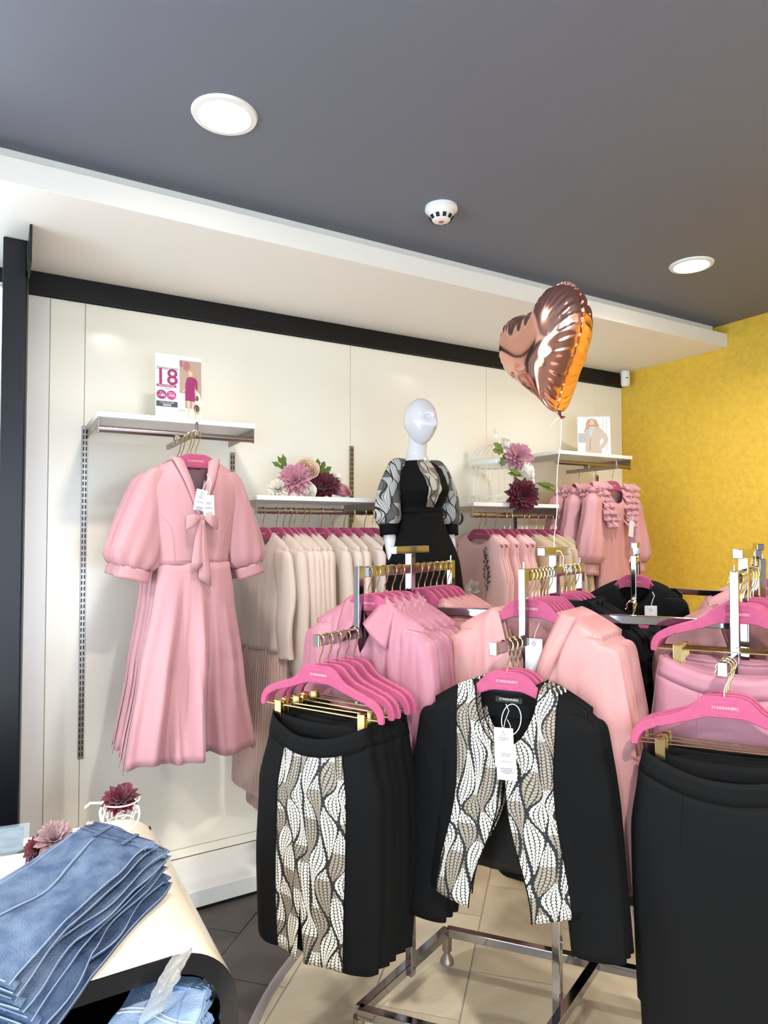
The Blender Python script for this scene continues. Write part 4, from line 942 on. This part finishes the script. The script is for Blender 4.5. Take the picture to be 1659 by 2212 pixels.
def sk(a, b):
    z = 1.692-.70*b; th = 2*PI*a; r = .110+.075*smooth(0, .35, b)*.75+.14*b*.72; w = 1+.10*b*math.sin(7*th+.6)+.05*b*math.sin(11*th)
    return Vector((r*w*math.cos(th), (r*.86-.02*b)*w*math.sin(th), z))
MB().grid(sk, 112, 30, True).build('skirt', M['black'], d, solid=.002)
MB().grid(lambda u, v: dpt(.75+(u-.5)*(.055+.075*(1-v)), 1.934-.222*v, .0065), 14, 26).build('lace_inset', M['lace_m'], d)
MB().tube([dpt(k/32, 1.938, .004) for k in range(33)], .0028, 6, cap=False).build('neck_edge', M['black'], d)
for s in (-1, 1):
    sl = sleeve(MB(), [(s*.070, .018, 1.930), (s*.120, .010, 1.893), (s*.154, .008, 1.81), (s*.168, .004, 1.71), (s*.168, -.004, 1.635)], lambda b: .018+.026*smooth(0, .22, b)+.016*smooth(.3, .7, b)-.014*smooth(.88, 1, b), n=30, nv=26, fold=6, famp=lambda b: .02+.03*b, flat=1.).build('lace_sleeve', M['lace_s'], d)
    sleeve(MB(), [(s*.168, -.004, 1.637), (s*.168, -.012, 1.585)], lambda b: .044-.003*b, n=24, nv=3, flat=1.).build('cuff', M['black'], sl, solid=.002)
# navy disc on the wall side of the mannequin's hand
p = at(985, 1120, Y=2.86)
t = thing('navy_disc', 'dark navy ribbed disc hanging beside the mannequin', 'ornament', p, math.radians(-35))
MB().lathe([(.001, .006), (.012, .012), (.030, .009), (.036, .012), (.040, .006), (.040, -.004), (.001, -.004)][::-1], n=28, cap=False).xf(Matrix.Rotation(PI/2, 4, 'X')).build('disc', M['navy'], t)
for k in range(12):
    a = 2*PI*k/12; MB().tube([(.014*math.cos(a), -.012, .014*math.sin(a)), (.032*math.cos(a), -.0115, .032*math.sin(a))], .0014, 5).build('rib', M['navy'], t)

# ------------------------------------------------------------------ posters standing on the high shelves
P_mag = mat('magenta_print', (148,26,96), .5); P_mag2 = mat('bright_magenta_print', (186,44,120), .5); P_grey = mat('charcoal_print', (62,66,72), .5)
P_br = mat('photo_brown', (176,150,136), .5); P_cr = mat('photo_cream', (232,222,200), .5); P_sk = mat('photo_skin', (224,182,160), .5); P_ha = mat('photo_hair', (186,150,110), .5); P_dk = mat('photo_dark', (92,70,62), .5)
P_bl = mat('photo_rose_gold', (170,104,110), .4); P_wh = mat('photo_white', (236,234,232), .5); P_bj = mat('photo_beige_jacket', (196,176,158), .5); P_lb = mat('photo_pale_blue', (168,200,226), .5); P_gr = mat('photo_grey', (176,176,178), .5)
def printed(parent, name, m, pts, k): return MB().poly(pts, .0003).build(name, m, parent, smooth_=False, loc=(0, -.0012-.00035*k, 0))
def oval(cx, cz, rx, rz, n=20): return [(cx+rx*math.cos(2*PI*i/n), cz+rz*math.sin(2*PI*i/n)) for i in range(n)]
def rect(x0, z0, x1, z1): return [(x0, z0), (x1, z0), (x1, z1), (x0, z1)]
t = thing('sale_poster', 'white sale poster with big magenta 18 on the high shelf', 'poster', (.674, 2.905, 2.0755)); t.rotation_euler = (math.radians(-4), 0, 0)
MB().box((-.0995, -.001, 0), (.0995, .001, .292)).build('card', M['tagw'], t, smooth_=False)
ph = printed(t, 'photo', P_br, rect(.0015, .018, .096, .272), 0)
printed(ph, 'photo_floor', P_cr, rect(.0017, .018, .0957, .060), 1); printed(ph, 'photo_chair', P_cr, oval(.075, .085, .020, .052), 1); printed(ph, 'photo_sofa', P_wh, rect(.0017, .045, .024, .125), 1)
printed(ph, 'photo_disc', P_dk, oval(.073, .064, .013, .016), 2); printed(ph, 'photo_disc', P_dk, oval(.075, .108, .008, .012), 2)
printed(ph, 'photo_balloon', P_bl, oval(.032, .246, .015, .021), 1); printed(ph, 'photo_balloon', P_bl, oval(.009, .256, .0072, .015), 1)
printed(ph, 'photo_hair', P_ha, oval(.049, .214, .018, .022), 2); printed(ph, 'photo_face', P_sk, oval(.048, .214, .0085, .012), 3)
printed(ph, 'photo_leg', P_sk, [(.032, .095), (.044, .095), (.042, .030), (.046, .022), (.039, .022)], 2); printed(ph, 'photo_leg', P_sk, [(.055, .095), (.067, .095), (.071, .030), (.076, .020), (.066, .020)], 2)
printed(ph, 'photo_arm', P_sk, [(.066, .150), (.073, .150), (.073, .105), (.067, .105)], 2); printed(ph, 'photo_arm', P_sk, [(.012, .134), (.014, .128), (.028, .140), (.028, .148)], 2)
printed(ph, 'photo_dress', P_mag, [(.024, .095), (.068, .092), (.066, .140), (.068, .176), (.070, .146), (.078, .146), (.078, .184), (.070, .196), (.056, .200), (.044, .200), (.033, .194), (.026, .166), (.026, .140)], 3)
text('Sarbatorim', .0205, P_grey, 'script_lettering', t, Matrix.Translation((-.052, -.0013, .228)) @ FACE, .35)
text('18', .098, P_mag, 'numeral', t, Matrix.Translation((-.053, -.0013, .188)) @ FACE, 0, bold=.0012)
b = printed(t, 'banner', P_mag, rect(-.094, .146, -.012, .157), 0); text('ANI DE STARSHINERS', .0072, M['tagw'], 'lettering', b, Matrix.Translation((-.053, -.0006, .1512)) @ FACE, bold=.0001)
text('cu reduceri', .0085, P_grey, 'lettering', t, Matrix.Translation((-.053, -.0013, .1395)) @ FACE, .2)
for x, s1, s2, mm in ((-.074, 'DE LA', '-18%', P_mag), (-.033, 'PANA LA', '-70%', P_mag2)):
    b = printed(t, 'discount_disc', mm, oval(x, .112, .0205, .0205, 28), 0)
    text(s1, .0062, M['tagw'], 'lettering', b, Matrix.Translation((x, -.0006, .121)) @ FACE); text(s2, .0150, M['tagw'], 'lettering', b, Matrix.Translation((x, -.0006, .109)) @ FACE, bold=.0003)
b = printed(t, 'code_box', P_grey, rect(-.096, .060, -.007, .084), 0)
text('CODUL REDUCERII', .0068, M['tagw'], 'lettering', b, Matrix.Translation((-.052, -.0006, .0778)) @ FACE); text('18ANI', .0135, M['tagw'], 'lettering', b, Matrix.Translation((-.052, -.0006, .0675)) @ FACE, bold=.0003)
p = at(1284, 976, d=4.12)
t = thing('fashion_poster', 'white-bordered photo poster of person in beige jacket on high shelf', 'poster', (p.x, p.y, 2.0755), math.radians(-36)); t.rotation_euler = (math.radians(-4), 0, math.radians(-36))
MB().box((-.1, -.001, 0), (.1, .001, .245)).build('card', M['tagw'], t, smooth_=False)
ph = printed(t, 'photo', P_wh, rect(-.094, .012, .094, .236), 0)
printed(ph, 'photo_shade', P_gr, rect(-.094, .08, -.05, .14), 1); printed(ph, 'photo_panel', P_gr, rect(.055, .16, .058, .236), 1); printed(ph, 'photo_panel', P_gr, rect(.075, .03, .078, .236), 1)
printed(ph, 'photo_hair', P_ha, [(-.060, .150), (-.050, .175), (-.046, .205), (-.036, .226), (-.010, .232), (.016, .222), (.026, .196), (.034, .186), (.024, .172), (-.020, .180), (-.034, .160), (-.044, .140)], 1)
printed(ph, 'photo_face', P_sk, oval(-.012, .202, .014, .021), 2); printed(ph, 'photo_neck', P_sk, [(-.022, .190), (-.002, .190), (.002, .164), (-.026, .164)], 2)
printed(ph, 'photo_trousers', P_bj, [(-.052, .012), (.044, .012), (.046, .034), (-.050, .030)], 2)
printed(ph, 'photo_jacket', P_bj, [(-.054, .030), (.030, .026), (.062, .052), (.086, .094), (.080, .120), (.052, .160), (.030, .178), (.004, .176), (-.022, .112), (-.030, .166), (-.048, .160), (-.058, .130), (-.050, .082)], 3)
printed(ph, 'photo_arm_gap', P_wh, [(.034, .060), (.056, .084), (.050, .110), (.036, .090)], 4); printed(ph, 'photo_shirt', P_lb, [(-.026, .160), (.002, .170), (-.022, .112), (-.032, .140)], 4); printed(ph, 'photo_button_line', P_dk, [(-.023, .112), (-.021, .112), (-.026, .034), (-.029, .034)], 4)

# ------------------------------------------------------------------ artificial flowers on the flower shelf
GF = 'artificial flowers on the white shelf'
def flower_thing(name, label, px, py, Y, m, kind, R, d, group=GF, layers=DAHL, w=.34, zmin=None, seed=0):
    p = at(px, py, Y=Y); t = thing(name, label, 'flower', p, 0, group); z = Vector((0, 0, 0))
    if kind == 'dahlia': petal_flower('petals', t, m, z, d, R, layers, w=w, seed=seed)
    else: rose_head('petals', t, m, z, d, R, seed)
    d = Vector(d).normalized()
    MB().lathe([(.001, .0), (R*.22, .004), (R*.25, -.004), (R*.08, -R*.35), (.003, -R*.5)], n=12, cap=False).xf(Vector((0, 0, 1)).rotation_difference(d).to_matrix().to_4x4() @ Matrix.Translation((0, 0, -R*.15))).build('calyx', M['leaf'], t)
    return t
FC = (-.5, -.85, .35)
flower_thing('dahlia', 'dusky pink dahlia bloom on the flower shelf', 637, 1036, 2.86, M['dahlia'], 'dahlia', .084, FC, seed=1)
flower_thing('dahlia', 'burgundy dahlia bloom lying on the flower shelf', 700, 1050, 2.86, M['dahlia_r'], 'dahlia', .078, (-.3, -.8, .55), seed=2, w=.42)
flower_thing('carnation', 'cream carnation at the left end of the flower shelf', 602, 1056, 2.88, M['rose_w'], 'dahlia', .052, (-.5, -.7, .5), layers=[(16, 1, .1), (16, .92, .4), (14, .8, .75), (12, .7, 1.05), (8, .5, 1.3)], w=.30, seed=3)
flower_thing('carnation', 'white carnation behind the burgundy dahlia', 722, 1036, 2.93, M['rose_w'], 'dahlia', .046, (.3, -.7, .7), layers=[(14, 1, .2), (14, .9, .5), (12, .75, .85), (9, .6, 1.2)], w=.34, seed=4)
flower_thing('rose', 'cream rose above the pink dahlia on the flower shelf', 664, 1014, 2.90, M['rose_c'], 'rose', .046, (-.1, -.9, .4), seed=5)
flower_thing('rose', 'small white rose between the two dahlias', 664, 1060, 2.83, M['rose_w'], 'rose', .034, (-.1, -.95, .3), seed=6)
flower_thing('rose', 'dusty pink rose at the right end of the flower shelf', 738, 1060, 2.86, M['rose_p'], 'rose', .040, (.2, -.6, .75), seed=7)
def sprig(label, px, py, Y, dirs, L, w, group, lobes=2):
    p = at(px, py, Y=Y); t = thing('leaf_sprig', label, 'leaves', p, 0, group)
    for i, dd in enumerate(dirs):
        dv = Vector(dd).normalized(); MB().tube([(0, 0, 0), dv*L*.5], .0014, 5).build('stem', M['leaf'], t)
        leaf(MB(), dv*L*.25, dv, (0, -1, .2), L, w, lobes).build('leaf', M['leaf'], t, solid=.0006)
sprig('green leaves rising left of the pink dahlia', 618, 1016, 2.91, ((-.6, -.1, .9), (-.2, 0, 1), (-.9, 0, .5)), .062, .011, GF)
sprig('green leaves between cream rose and burgundy dahlia', 684, 1032, 2.90, ((.1, 0, 1), (.8, -.1, .6), (.5, 0, .9)), .075, .015, GF, 3)

# ------------------------------------------------------------------ birdcage with its flowers
t = thing('birdcage', 'cream wire birdcage with domed top and finial', 'birdcage', (2.485, 2.985, 1.7605))
RC = .150
MB().lathe([(.001, 0), (RC, 0), (RC+.004, .004), (RC, .008), (.001, .008)][::-1], n=40, cap=False).build('base', M['wirew'], t)
for z in (.045, .225, .245): MB().tube([(RC*math.cos(2*PI*k/40), RC*math.sin(2*PI*k/40), z) for k in range(41)], .0028, 6, cap=False).build('hoop', M['wirew'], t)
prof = [(0, 0, .006)]
wm = None
for k in range(24):
    a = 2*PI*k/24
    if wm is None:
        pts = [(RC, 0, .008), (RC, 0, .12), (RC, 0, .235)]+[(RC*math.cos(q)**.9, 0, .245+.105*math.sin(q)) for q in [PI/2*i/8*.97 for i in range(1, 9)]]
        o = MB().tube(pts, .0019, 5).build('bar', M['wirew'], t); wm = o.data
    else:
        o = bpy.data.objects.new('bar', wm); COL.objects.link(o); o.parent = t
    o.rotation_euler = (0, 0, a)
MB().grid(lambda u, v: Vector((RC*1.005*math.cos(2*PI*u), RC*1.005*math.sin(2*PI*u), .252-(.030+.008*abs(math.sin(24*PI*u)))*v)), 192, 2, True).build('valance', M['wirew'], t, solid=.001)
for k in range(24):
    a = 2*PI*(k+.5)/24; c = Vector((RC*math.cos(a), RC*math.sin(a), .026)); sx = Vector((-math.sin(a), math.cos(a), 0))
    MB().tube([c+sx*(.015*math.cos(q))+Vector((0, 0, .014*math.sin(q))) for q in [2*PI*i/12 for i in range(13)]], .0016, 5, cap=False).build('scroll', M['wirew'], t)
MB().lathe([(.001, .44), (.010, .436), (.014, .424), (.009, .412), (.007, .405), (.013, .394), (.015, .380), (.009, .362), (.016, .352), (.024, .345), (.001, .343)][::-1], n=18, cap=False).build('finial', M['wirew'], t)
GB = 'artificial flowers on the birdcage'
flower_thing('dahlia', 'dusky pink dahlia high on the birdcage', 1119, 987, 2.82, M['dahlia'], 'dahlia', .090, (-.35, -.9, .2), GB, seed=11)
flower_thing('dahlia', 'large burgundy dahlia hanging over the birdcage shelf edge', 1128, 1072, 2.755, M['dahlia_r'], 'dahlia', .098, (-.45, -.88, .1), GB, w=.42, seed=12)
flower_thing('rose', 'white rose on the birdcage between the two dahlias', 1137, 1016, 2.80, M['rose_w'], 'rose', .056, (.5, -.8, .25), GB, seed=13)
flower_thing('rose', 'pale rose at the birdcage top beside the finial', 1098, 962, 2.88, M['rose_w'], 'rose', .046, (.2, -.75, .6), GB, seed=14)
flower_thing('rose', 'small white bud above the burgundy dahlia', 1147, 1042, 2.80, M['rose_w'], 'rose', .030, (.8, -.5, .2), GB, seed=15)
sprig('green leaves under the pale rose on the birdcage', 1090, 978, 2.85, ((-.9, -.1, .1), (-.4, -.2, -.9), (-.7, 0, .5)), .07, .02, GB, 3)
sprig('green sprig pointing right from the birdcage', 1152, 1042, 2.79, ((1, -.2, -.3), (.9, -.2, -.1)), .12, .012, GB, 4)
sprig('dark green sprig pointing left from the birdcage roses', 1130, 1030, 2.79, ((-1, -.1, .15), (-.8, -.1, .3)), .09, .014, GB, 3)

# ------------------------------------------------------------------ heart balloon tied to the middle rack post
bp = at(1181, 766, d=2.13)
t = thing('heart_balloon', 'rose gold foil heart balloon floating above the rack', 'balloon', bp); t.rotation_euler = (math.radians(4), math.radians(-11), math.radians(-95)); t.scale = (.93, .98, .93)
def heart(th):
    x = 16*math.sin(th)**3; z = 13*math.cos(th)-5*math.cos(2*th)-2*math.cos(3*th)-math.cos(4*th)
    hx, hz = x/17*.215, (z+2.2)/14.6*.208
    ez = .205*math.cos(th)*(1-.12*math.sin(th)**2); ex = .20*math.sin(th)*(1 if math.cos(th) > 0 else 1-.35*math.cos(th)**2)
    k = .62*math.exp(-(math.sin(th)/.6)**2) if math.cos(th) > 0 else 0
    return hx*(1-k)+ex*k, hz*(1-k)+ez*k*.92
def hp(u, v, side):
    th = 2*PI*u; hx, hz = heart(th); r = math.sin(v*PI/2)**.9; b_ = r*r; hx = hx*b_+.165*math.sin(th)*(1-b_); hz = hz*b_+.165*math.cos(th)*(1-b_)
    e = math.sqrt(max(0, 1-r**2.2)); x = hx*r; z = hz*r+.012*(1-r)
    dip = 1-.22*math.exp(-((x/.09)**2+((z-.12)/.13)**2))       # crease below the notch
    s = th*26; pk = smooth(.76, 1.0, r)*(1-smooth(.985, 1.0, r)*.5)
    y = .130*e**.85*dip*(.85+.15*math.cos(th)*r*r)+.0040*pk*math.sin(s*2+1.3*math.sin(th*5))+.0022*pk*math.sin(s*3.7+2)+.0022*smooth(.45, .8, r)*(1-pk)*math.sin(th*9+2*math.sin(th*3))
    q = 1-.012*pk*(math.sin(s)*.5+.5)
    return Vector((x*q, -side*y if r < .9999 else 0, z*q))
MB().grid(lambda u, v: hp(u, v, 1), 260, 34, True).build('front_skin', M['balloon'], t, smooth_=True)
MB().grid(lambda u, v: hp(1-u, v, -1), 260, 34, True).build('back_skin', M['balloon'], t, smooth_=True)
MB().grid(lambda u, v: Vector((heart(2*PI*u)[0]*(1+.035*v), .002*math.sin(2*PI*u*60), heart(2*PI*u)[1]*(1+.035*v))), 260, 2, True).build('seam', M['balloon'], t)
MB().tube([(0, 0, -.205), (.004, .003, -.222), (.010, .006, -.232)], [.012, .006, .012], 8, flat=.4).build('neck', M['balloon'], t)
bpy.context.view_layer.update(); w0 = t.matrix_world @ Vector((.006, .004, -.226)); w1_ = Vector((PM.x, PM.y, ZT+.013))
rb = thing('balloon_ribbon', 'thin white ribbon running from balloon down to the rack', 'ribbon', w1_)
MB().tube([w0-w1_+(-(w0-w1_))*k/12+Vector((.004*math.sin(k*.9), 0, 0))*(1 if 0 < k < 12 else 0) for k in range(13)], .0013, 5).build('strand', M['ribbon'], rb)
MB().tube([Vector((.018*math.cos(2*PI*k/16), .018*math.sin(2*PI*k/16), -.012)) for k in range(17)], .0013, 5, cap=False).build('knot_loop', M['ribbon'], rb)
MB().tube([(.014, -.012, -.012), (.02, -.02, -.03), (.016, -.022, -.055), (.024, -.02, -.075)], .0012, 5).build('loose_end', M['ribbon'], rb)
MB().tube([w0-w1_, w0-w1_+Vector((-.02, .004, -.012)), w0-w1_+Vector((-.034, .006, -.026)), w0-w1_+Vector((-.036, .006, -.034))], .0012, 5).build('short_end', M['ribbon'], rb)

# ------------------------------------------------------------------ curved display table
TZ, TR, TX, Y0, Y1 = .72, .145, .472, 1.44, 2.2
t = thing('display_table', 'cream gloss display table with rounded waterfall end', 'table', (-.5, 1.82, 0))
O = Vector((-.5, 1.82, 0))
def prof(off):
    pts = [(-1.5, TZ-off)]; r = TR-off
    pts += [(TX-TR+r*math.sin(q), TZ-TR+r*math.cos(q)) for q in [PI/2*k/14 for k in range(15)]]
    return pts+[(TX-off, 0.0)]
def shell(o0, o1, ya, yb):
    a, b = prof(o0), prof(o1); n = len(a); mb = MB()
    vs = [Vector((x, ya, z))-O for x, z in a]+[Vector((x, yb, z))-O for x, z in a]+[Vector((x, ya, z))-O for x, z in b]+[Vector((x, yb, z))-O for x, z in b]
    fs = []
    for i in range(n-1):
        fs += [(i, i+1, n+i+1, n+i), (2*n+i+1, 2*n+i, 3*n+i, 3*n+i+1), (i+1, i, 2*n+i, 2*n+i+1), (n+i, n+i+1, 3*n+i+1, 3*n+i)]
    fs += [(0, n, 3*n, 2*n), (n-1, 3*n-1, 4*n-1, 2*n-1)]
    return mb.add(vs, fs)
shell(0, .012, Y0+.004, Y1).build('top_shell', M['tabletop'], t)
shell(.012, .040, Y0+.004, Y1).build('lining', M['tableblack'], t)
shell(.0, .040, Y0, Y0+.004).build('edge_band', M['tableblack'], t)
MB().box((-1.5+.5, Y0-.13-1.82, .45), (TX-.04+.5, Y1-.02-1.82, .475)).build('inner_shelf', M['tableblack'], t, bevel=.002)
MB().box((-1.5+.5, Y1-.02-1.82, .0), (TX-.04+.5, Y1-1.82, .68)).build('back_panel', M['tableblack'], t)
# folded jeans
GL = 'light blue jeans inside the table'
M['edge'] = mat('pale_denim_edge', (126,142,166), .9)
def pad(mb, q, z0, th, seed=0, nu=26, nv=26, tilt=0., wob=.008, drop=True, fn=False):
    a, b, c, d = [Vector((p[0], p[1], 0)) for p in q]     # near-left, near-right, far-right, far-left
    def f(u, v):
        top = u < .5; uu = u*2 if top else 2-u*2
        p = a.lerp(b, uu).lerp(d.lerp(c, uu), v)
        h = (1-abs(2*uu-1)**9)**.5*(1-abs(2*v-1)**12)**.5
        w = noise.noise((p.x*9+seed*3.3, p.y*9, seed))*wob+noise.noise((p.x*26+seed, p.y*26, seed*2))*wob*.35
        e = Vector((noise.noise((uu*2.2, v*3, seed+9)), noise.noise((uu*2.2, v*3, seed+19)), 0))*.026*(1-abs(2*v-1)**6)
        return p+e+Vector((0, 0, -.30*max(0, 1.45-p.y)*(1 if drop else 0)+z0+th*.5+(th*.5*h+w*h if top else -th*.5*h+min(w, 0)*h*.3)+tilt*v))
    if fn: return f
    return mb.grid(f, nu*2, nv, True)
def on_quad(q, u, v):
    a, b, c, d = [Vector((p[0], p[1], 0)) for p in q]; return a.lerp(b, u).lerp(d.lerp(c, u), v)
def jeans(label, q, z0, th, m, seed, top=False, tilt=.02, group='folded jeans on the display table', md='denim_in'):
    o = Vector((on_quad(q, .5, .5).x, on_quad(q, .5, .5).y, z0)); t = thing('folded_jeans', label, 'jeans', o, 0, group); mv = Matrix.Translation(-o)
    h = th*.46; dr = group != GL
    q2 = [Vector((p[0], p[1])) for p in q]; q2 = [q2[0]+Vector((.004, .006)), q2[1]+Vector((-.012, .010)), q2[2]+Vector((-.008, -.006)), q2[3]]
    lo_ = dict(seed=seed, tilt=tilt, drop=dr); up_ = dict(seed=seed+5, tilt=tilt*1.1, wob=.009, drop=dr)
    pad(MB(), q, z0, h, **lo_).xf(mv).build('lower_leg', M[m], t); fl_ = pad(MB(), q, z0, h, fn=True, **lo_)
    pad(MB(), q2, z0+th*.50, h, **up_).xf(mv).build('upper_leg', M[m], t); fu_ = pad(MB(), q2, z0+th*.50, h, fn=True, **up_)
    for f_ in (fl_, fu_):
        MB().tube([f_(.497, j/26)+Vector((0, 0, .001)) for j in range(27)], .0015, 5).xf(mv).build('edge_stitch', M['edge'], t)
        MB().tube([f_(k/26*.5, .003)+Vector((0, 0, .001)) for k in range(1, 26)], .0015, 5).xf(mv).build('edge_stitch', M['edge'], t)
    # rolled fold at the near end joins both layers
    MB().tube([(fl_(k/12*.5, .02)+fu_(k/12*.5, .02))*.5-Vector((0, 0, .002)) for k in range(13)], th*.30, 10).xf(mv).build('fold', M[m], t)
    T_ = lambda u, v, k=.0012: fu_(u*.5, v)+Vector((0, 0, k))
    wb_ = pad(MB(), [on_quad(q2, 0, .905), on_quad(q2, 1, .905), on_quad(q2, 1, 1.01), on_quad(q2, 0, 1.01)], z0+th*.50+tilt*.98, h*1.15, seed+2, 20, 6, wob=.003, drop=False).xf(mv).build('waistband', M[m], t)
    for v, mm in ((.900, 'stitch_d'), (.93, 'stitch_d'), (.985, 'stitch_d')):
        MB().tube([T_(k/20, v, .0035) for k in range(1, 20)], .0010, 5).xf(mv).build('stitch_line', M[mm], wb_)
    if top:
        MB().tube([T_(.46+.13*math.sin(v*4)*(.3+.7*v)-.07*v, v, .0004) for v in [k/30 for k in range(0, 27)]], .0021, 6).xf(mv).build('side_seam', M['edge'], t)
        MB().tube([T_(.48+.13*math.sin(v*4)*(.3+.7*v)-.07*v, v, .0002) for v in [k/30 for k in range(0, 27)]], .0012, 6).xf(mv).build('side_seam', M['stitch_d'], t)
        MB().tube([T_(.10+.03*math.sin(5*v), v, .0003) for v in [k/24 for k in range(3, 22)]], .0014, 6).xf(mv).build('pocket_seam', M['edge'], t)
        c = T_(.10, .955, .0075); MB().lathe([(.001, .004), (.007, .003), (.0095, .001), (.0095, -.003), (.001, -.003)][::-1], n=20, cap=False).xf(mv @ Matrix.Translation(c)).build('button', M['button'], wb_)
    else:
        MB().tube([T_(.80+.04*math.sin(6*v), v, .0003) for v in [k/24 for k in range(0, 22)]], .0014, 6).xf(mv).build('side_seam', M['edge'], t)
    for u in (.34, .74):
        MB().bar(T_(u, .885, .003), T_(u, .995, .006), .012, .0035).xf(mv).build('belt_loop', M[m], wb_, bevel=.001)
    if group == GL:                                       # back pocket with stitched flap
        for v in (.52, .56): MB().tube([T_(k/16, v+.05*math.sin(PI*k/16), .0006) for k in range(1, 16)], .0012, 5).xf(mv).build('pocket_stitch', M['stitch'], t)
    return t
WLq = lambda dx, dy: [(-.16+dx, 1.52+dy), (.045+dx, 1.345+dy), (.350+dx, 1.680+dy), (.222+dx, 1.872+dy)]
jeans('bottom pair of mid blue jeans in the stack on the table', [(-.14, 1.50), (.075, 1.325), (.392, 1.715), (.27, 1.90)], .7215, .032, 'denim_d', 1, tilt=.003)
jeans('second pair of blue jeans up in the stack on the table', [(-.15, 1.52), (.080, 1.330), (.385, 1.725), (.26, 1.905)], .7545, .030, 'denim_d', 2, tilt=.006)
jeans('third pair of blue jeans up in the stack on the table', [(-.15, 1.50), (.055, 1.345), (.386, 1.700), (.25, 1.89)], .786, .028, 'denim', 3, tilt=.012)
jeans('top pair of mid blue jeans with silver button on the stack', WLq(0, 0), .817, .028, 'denim', 4, True, tilt=.020)
LJ = [at(x, y, Z=.61) for x, y in ((175, 2275), (400, 2320), (462, 2128), (305, 2108))]
lj = lambda dx, dy: [(p.x+dx, p.y+dy) for p in LJ]
jeans('lower pair of light blue jeans on the inner shelf', lj(.006, .004), .4755, .058, 'denim_l', 5, group=GL)
jeans('upper pair of light blue jeans on the inner shelf', lj(0, 0), .535, .058, 'denim_l', 6, group=GL, tilt=.03)
# clear plastic sleeve lying on them
t = thing('plastic_bag', 'crumpled clear plastic bag sticking out over light blue jeans', 'plastic bag', (.33, 1.41, .60))
BG0 = at(392, 2058, Y=1.42)-Vector((.33, 1.41, .60)); BG1 = at(325, 2200, Z=.625)-Vector((.33, 1.41, .60))
def bagf(u, v):
    c = BG0.lerp(BG1, v); w = .030; th = 2*PI*u
    n1 = noise.noise((math.cos(th)*2, v*6, 3.3))*.010; n2 = noise.noise((math.cos(th)*5, v*14, 7.3))*.006
    ax = Vector((.93, .36, 0)); ay = Vector((-.2, -.5, .84)).normalized()
    e = (1-abs(2*v-1)**14)**.5
    return c+ax*((w+n1)*math.copysign(abs(math.cos(th))**.5, math.cos(th))*(.86+.14*e))+ay*((.012+n2+n1*.5)*math.sin(th)*(.4+.6*e))
MB().grid(bagf, 60, 46, True).build('film', M['bag'], t)
MB().grid(lambda u, v: Vector((.105+.022*math.cos(2*PI*u)*math.sin(PI*v)+noise.noise((u*7, v*7, 1))*.012, .10+.03*v, -.03+.026*math.sin(2*PI*u)*math.sin(PI*v)+noise.noise((u*6, v*8, 5))*.012)), 30, 16, True).build('loose_corner', M['bag'], t)

# ------------------------------------------------------------------ small things on the table
c = Vector((.05, 2.11, TZ))
t = thing('acrylic_stand', 'clear acrylic sign holder with grey card on the table', 'sign holder', c, math.radians(-8))
MB().box((-.10, -.002, 0), (.042, .0015, .075), Matrix.Rotation(math.radians(-18), 4, 'X')).build('front_plate', M['acrylic'], t, smooth_=False)
MB().box((-.10, .0, 0), (.042, .055, .003)).build('foot_plate', M['acrylic'], t, smooth_=False)
MB().box((-.098, .002, .008), (.028, .003, .068), Matrix.Rotation(math.radians(-18), 4, 'X')).build('card', mat('grey_blue_card', (92,98,106), .5, var=.5, vscale=18, c2=(150,154,160), stretch=(1, 1, 4)), t, smooth_=False)
GT = 'dahlias on the display table'
flower_thing('dahlia', 'greyish mauve dahlia behind the jeans on the table', 118, 1812, 1.99, M['dahlia_g'], 'dahlia', .050, (-.1, -.6, .8), GT, seed=21)
flower_thing('dahlia', 'dark red dahlia lying beside the mauve one', 78, 1834, 2.00, M['dahlia_r'], 'dahlia', .034, (-.6, -.5, .5), GT, seed=22)
# white wire bicycle planter with a burgundy dahlia
bc = at(262, 1775, Y=2.08)
t = thing('bicycle_planter', 'white scrolled wire planter with handlebar behind the jeans', 'planter', (bc.x, 2.08, TZ))
zb = bc.z-TZ+.004
def cyc(pts, r, name): MB().tube([Vector(p) for p in pts], r, 7).build(name, M['wirew'], t)
for rr, z in ((.034, 0), (.050, .058)): cyc([(rr*math.cos(2*PI*k/24), rr*math.sin(2*PI*k/24), zb+z) for k in range(25)], .0024, 'basket_hoop')
for k in range(6):
    a = 2*PI*k/6-.9; e = Vector((math.cos(a), math.sin(a), 0)); s = Vector((-math.sin(a), math.cos(a), 0)); r_ = lambda z: .034+.016*z/.058
    pts = []
    for i in range(19):
        q = i/18*1.6*PI; rad = .015*(1-.5*i/18); pts.append(e*(r_(.036))+s*(.012-rad*math.cos(q))+Vector((0, 0, zb+.032+rad*math.sin(q))))
    cyc([e*r_(0)+Vector((0, 0, zb)), e*r_(.02)+s*(-.004)+Vector((0, 0, zb+.018))]+pts, .0019, 'scroll')
cyc([(0, 0, 0.004), (0, 0, .012), (0, 0, zb)], .004, 'stem'); cyc([(.05*math.cos(2*PI*k/24), 0, .054+.05*math.sin(2*PI*k/24)) for k in range(25)], .003, 'wheel')
cyc([(0, .03, zb+.01), (-.03, .02, zb+.050), (-.05, 0, zb+.060), (-.062, -.03, zb+.045), (-.060, -.05, zb+.028)], .0035, 'handlebar'); cyc([(-.05, 0, zb+.060), (-.085, -.01, zb+.070), (-.10, -.03, zb+.068)], .0032, 'handlebar')
flower_thing('dahlia', 'burgundy dahlia standing in the white wire planter', 260, 1727, 2.07, M['dahlia_r'], 'dahlia', .052, (-.1, -.55, .85), GT, seed=23)
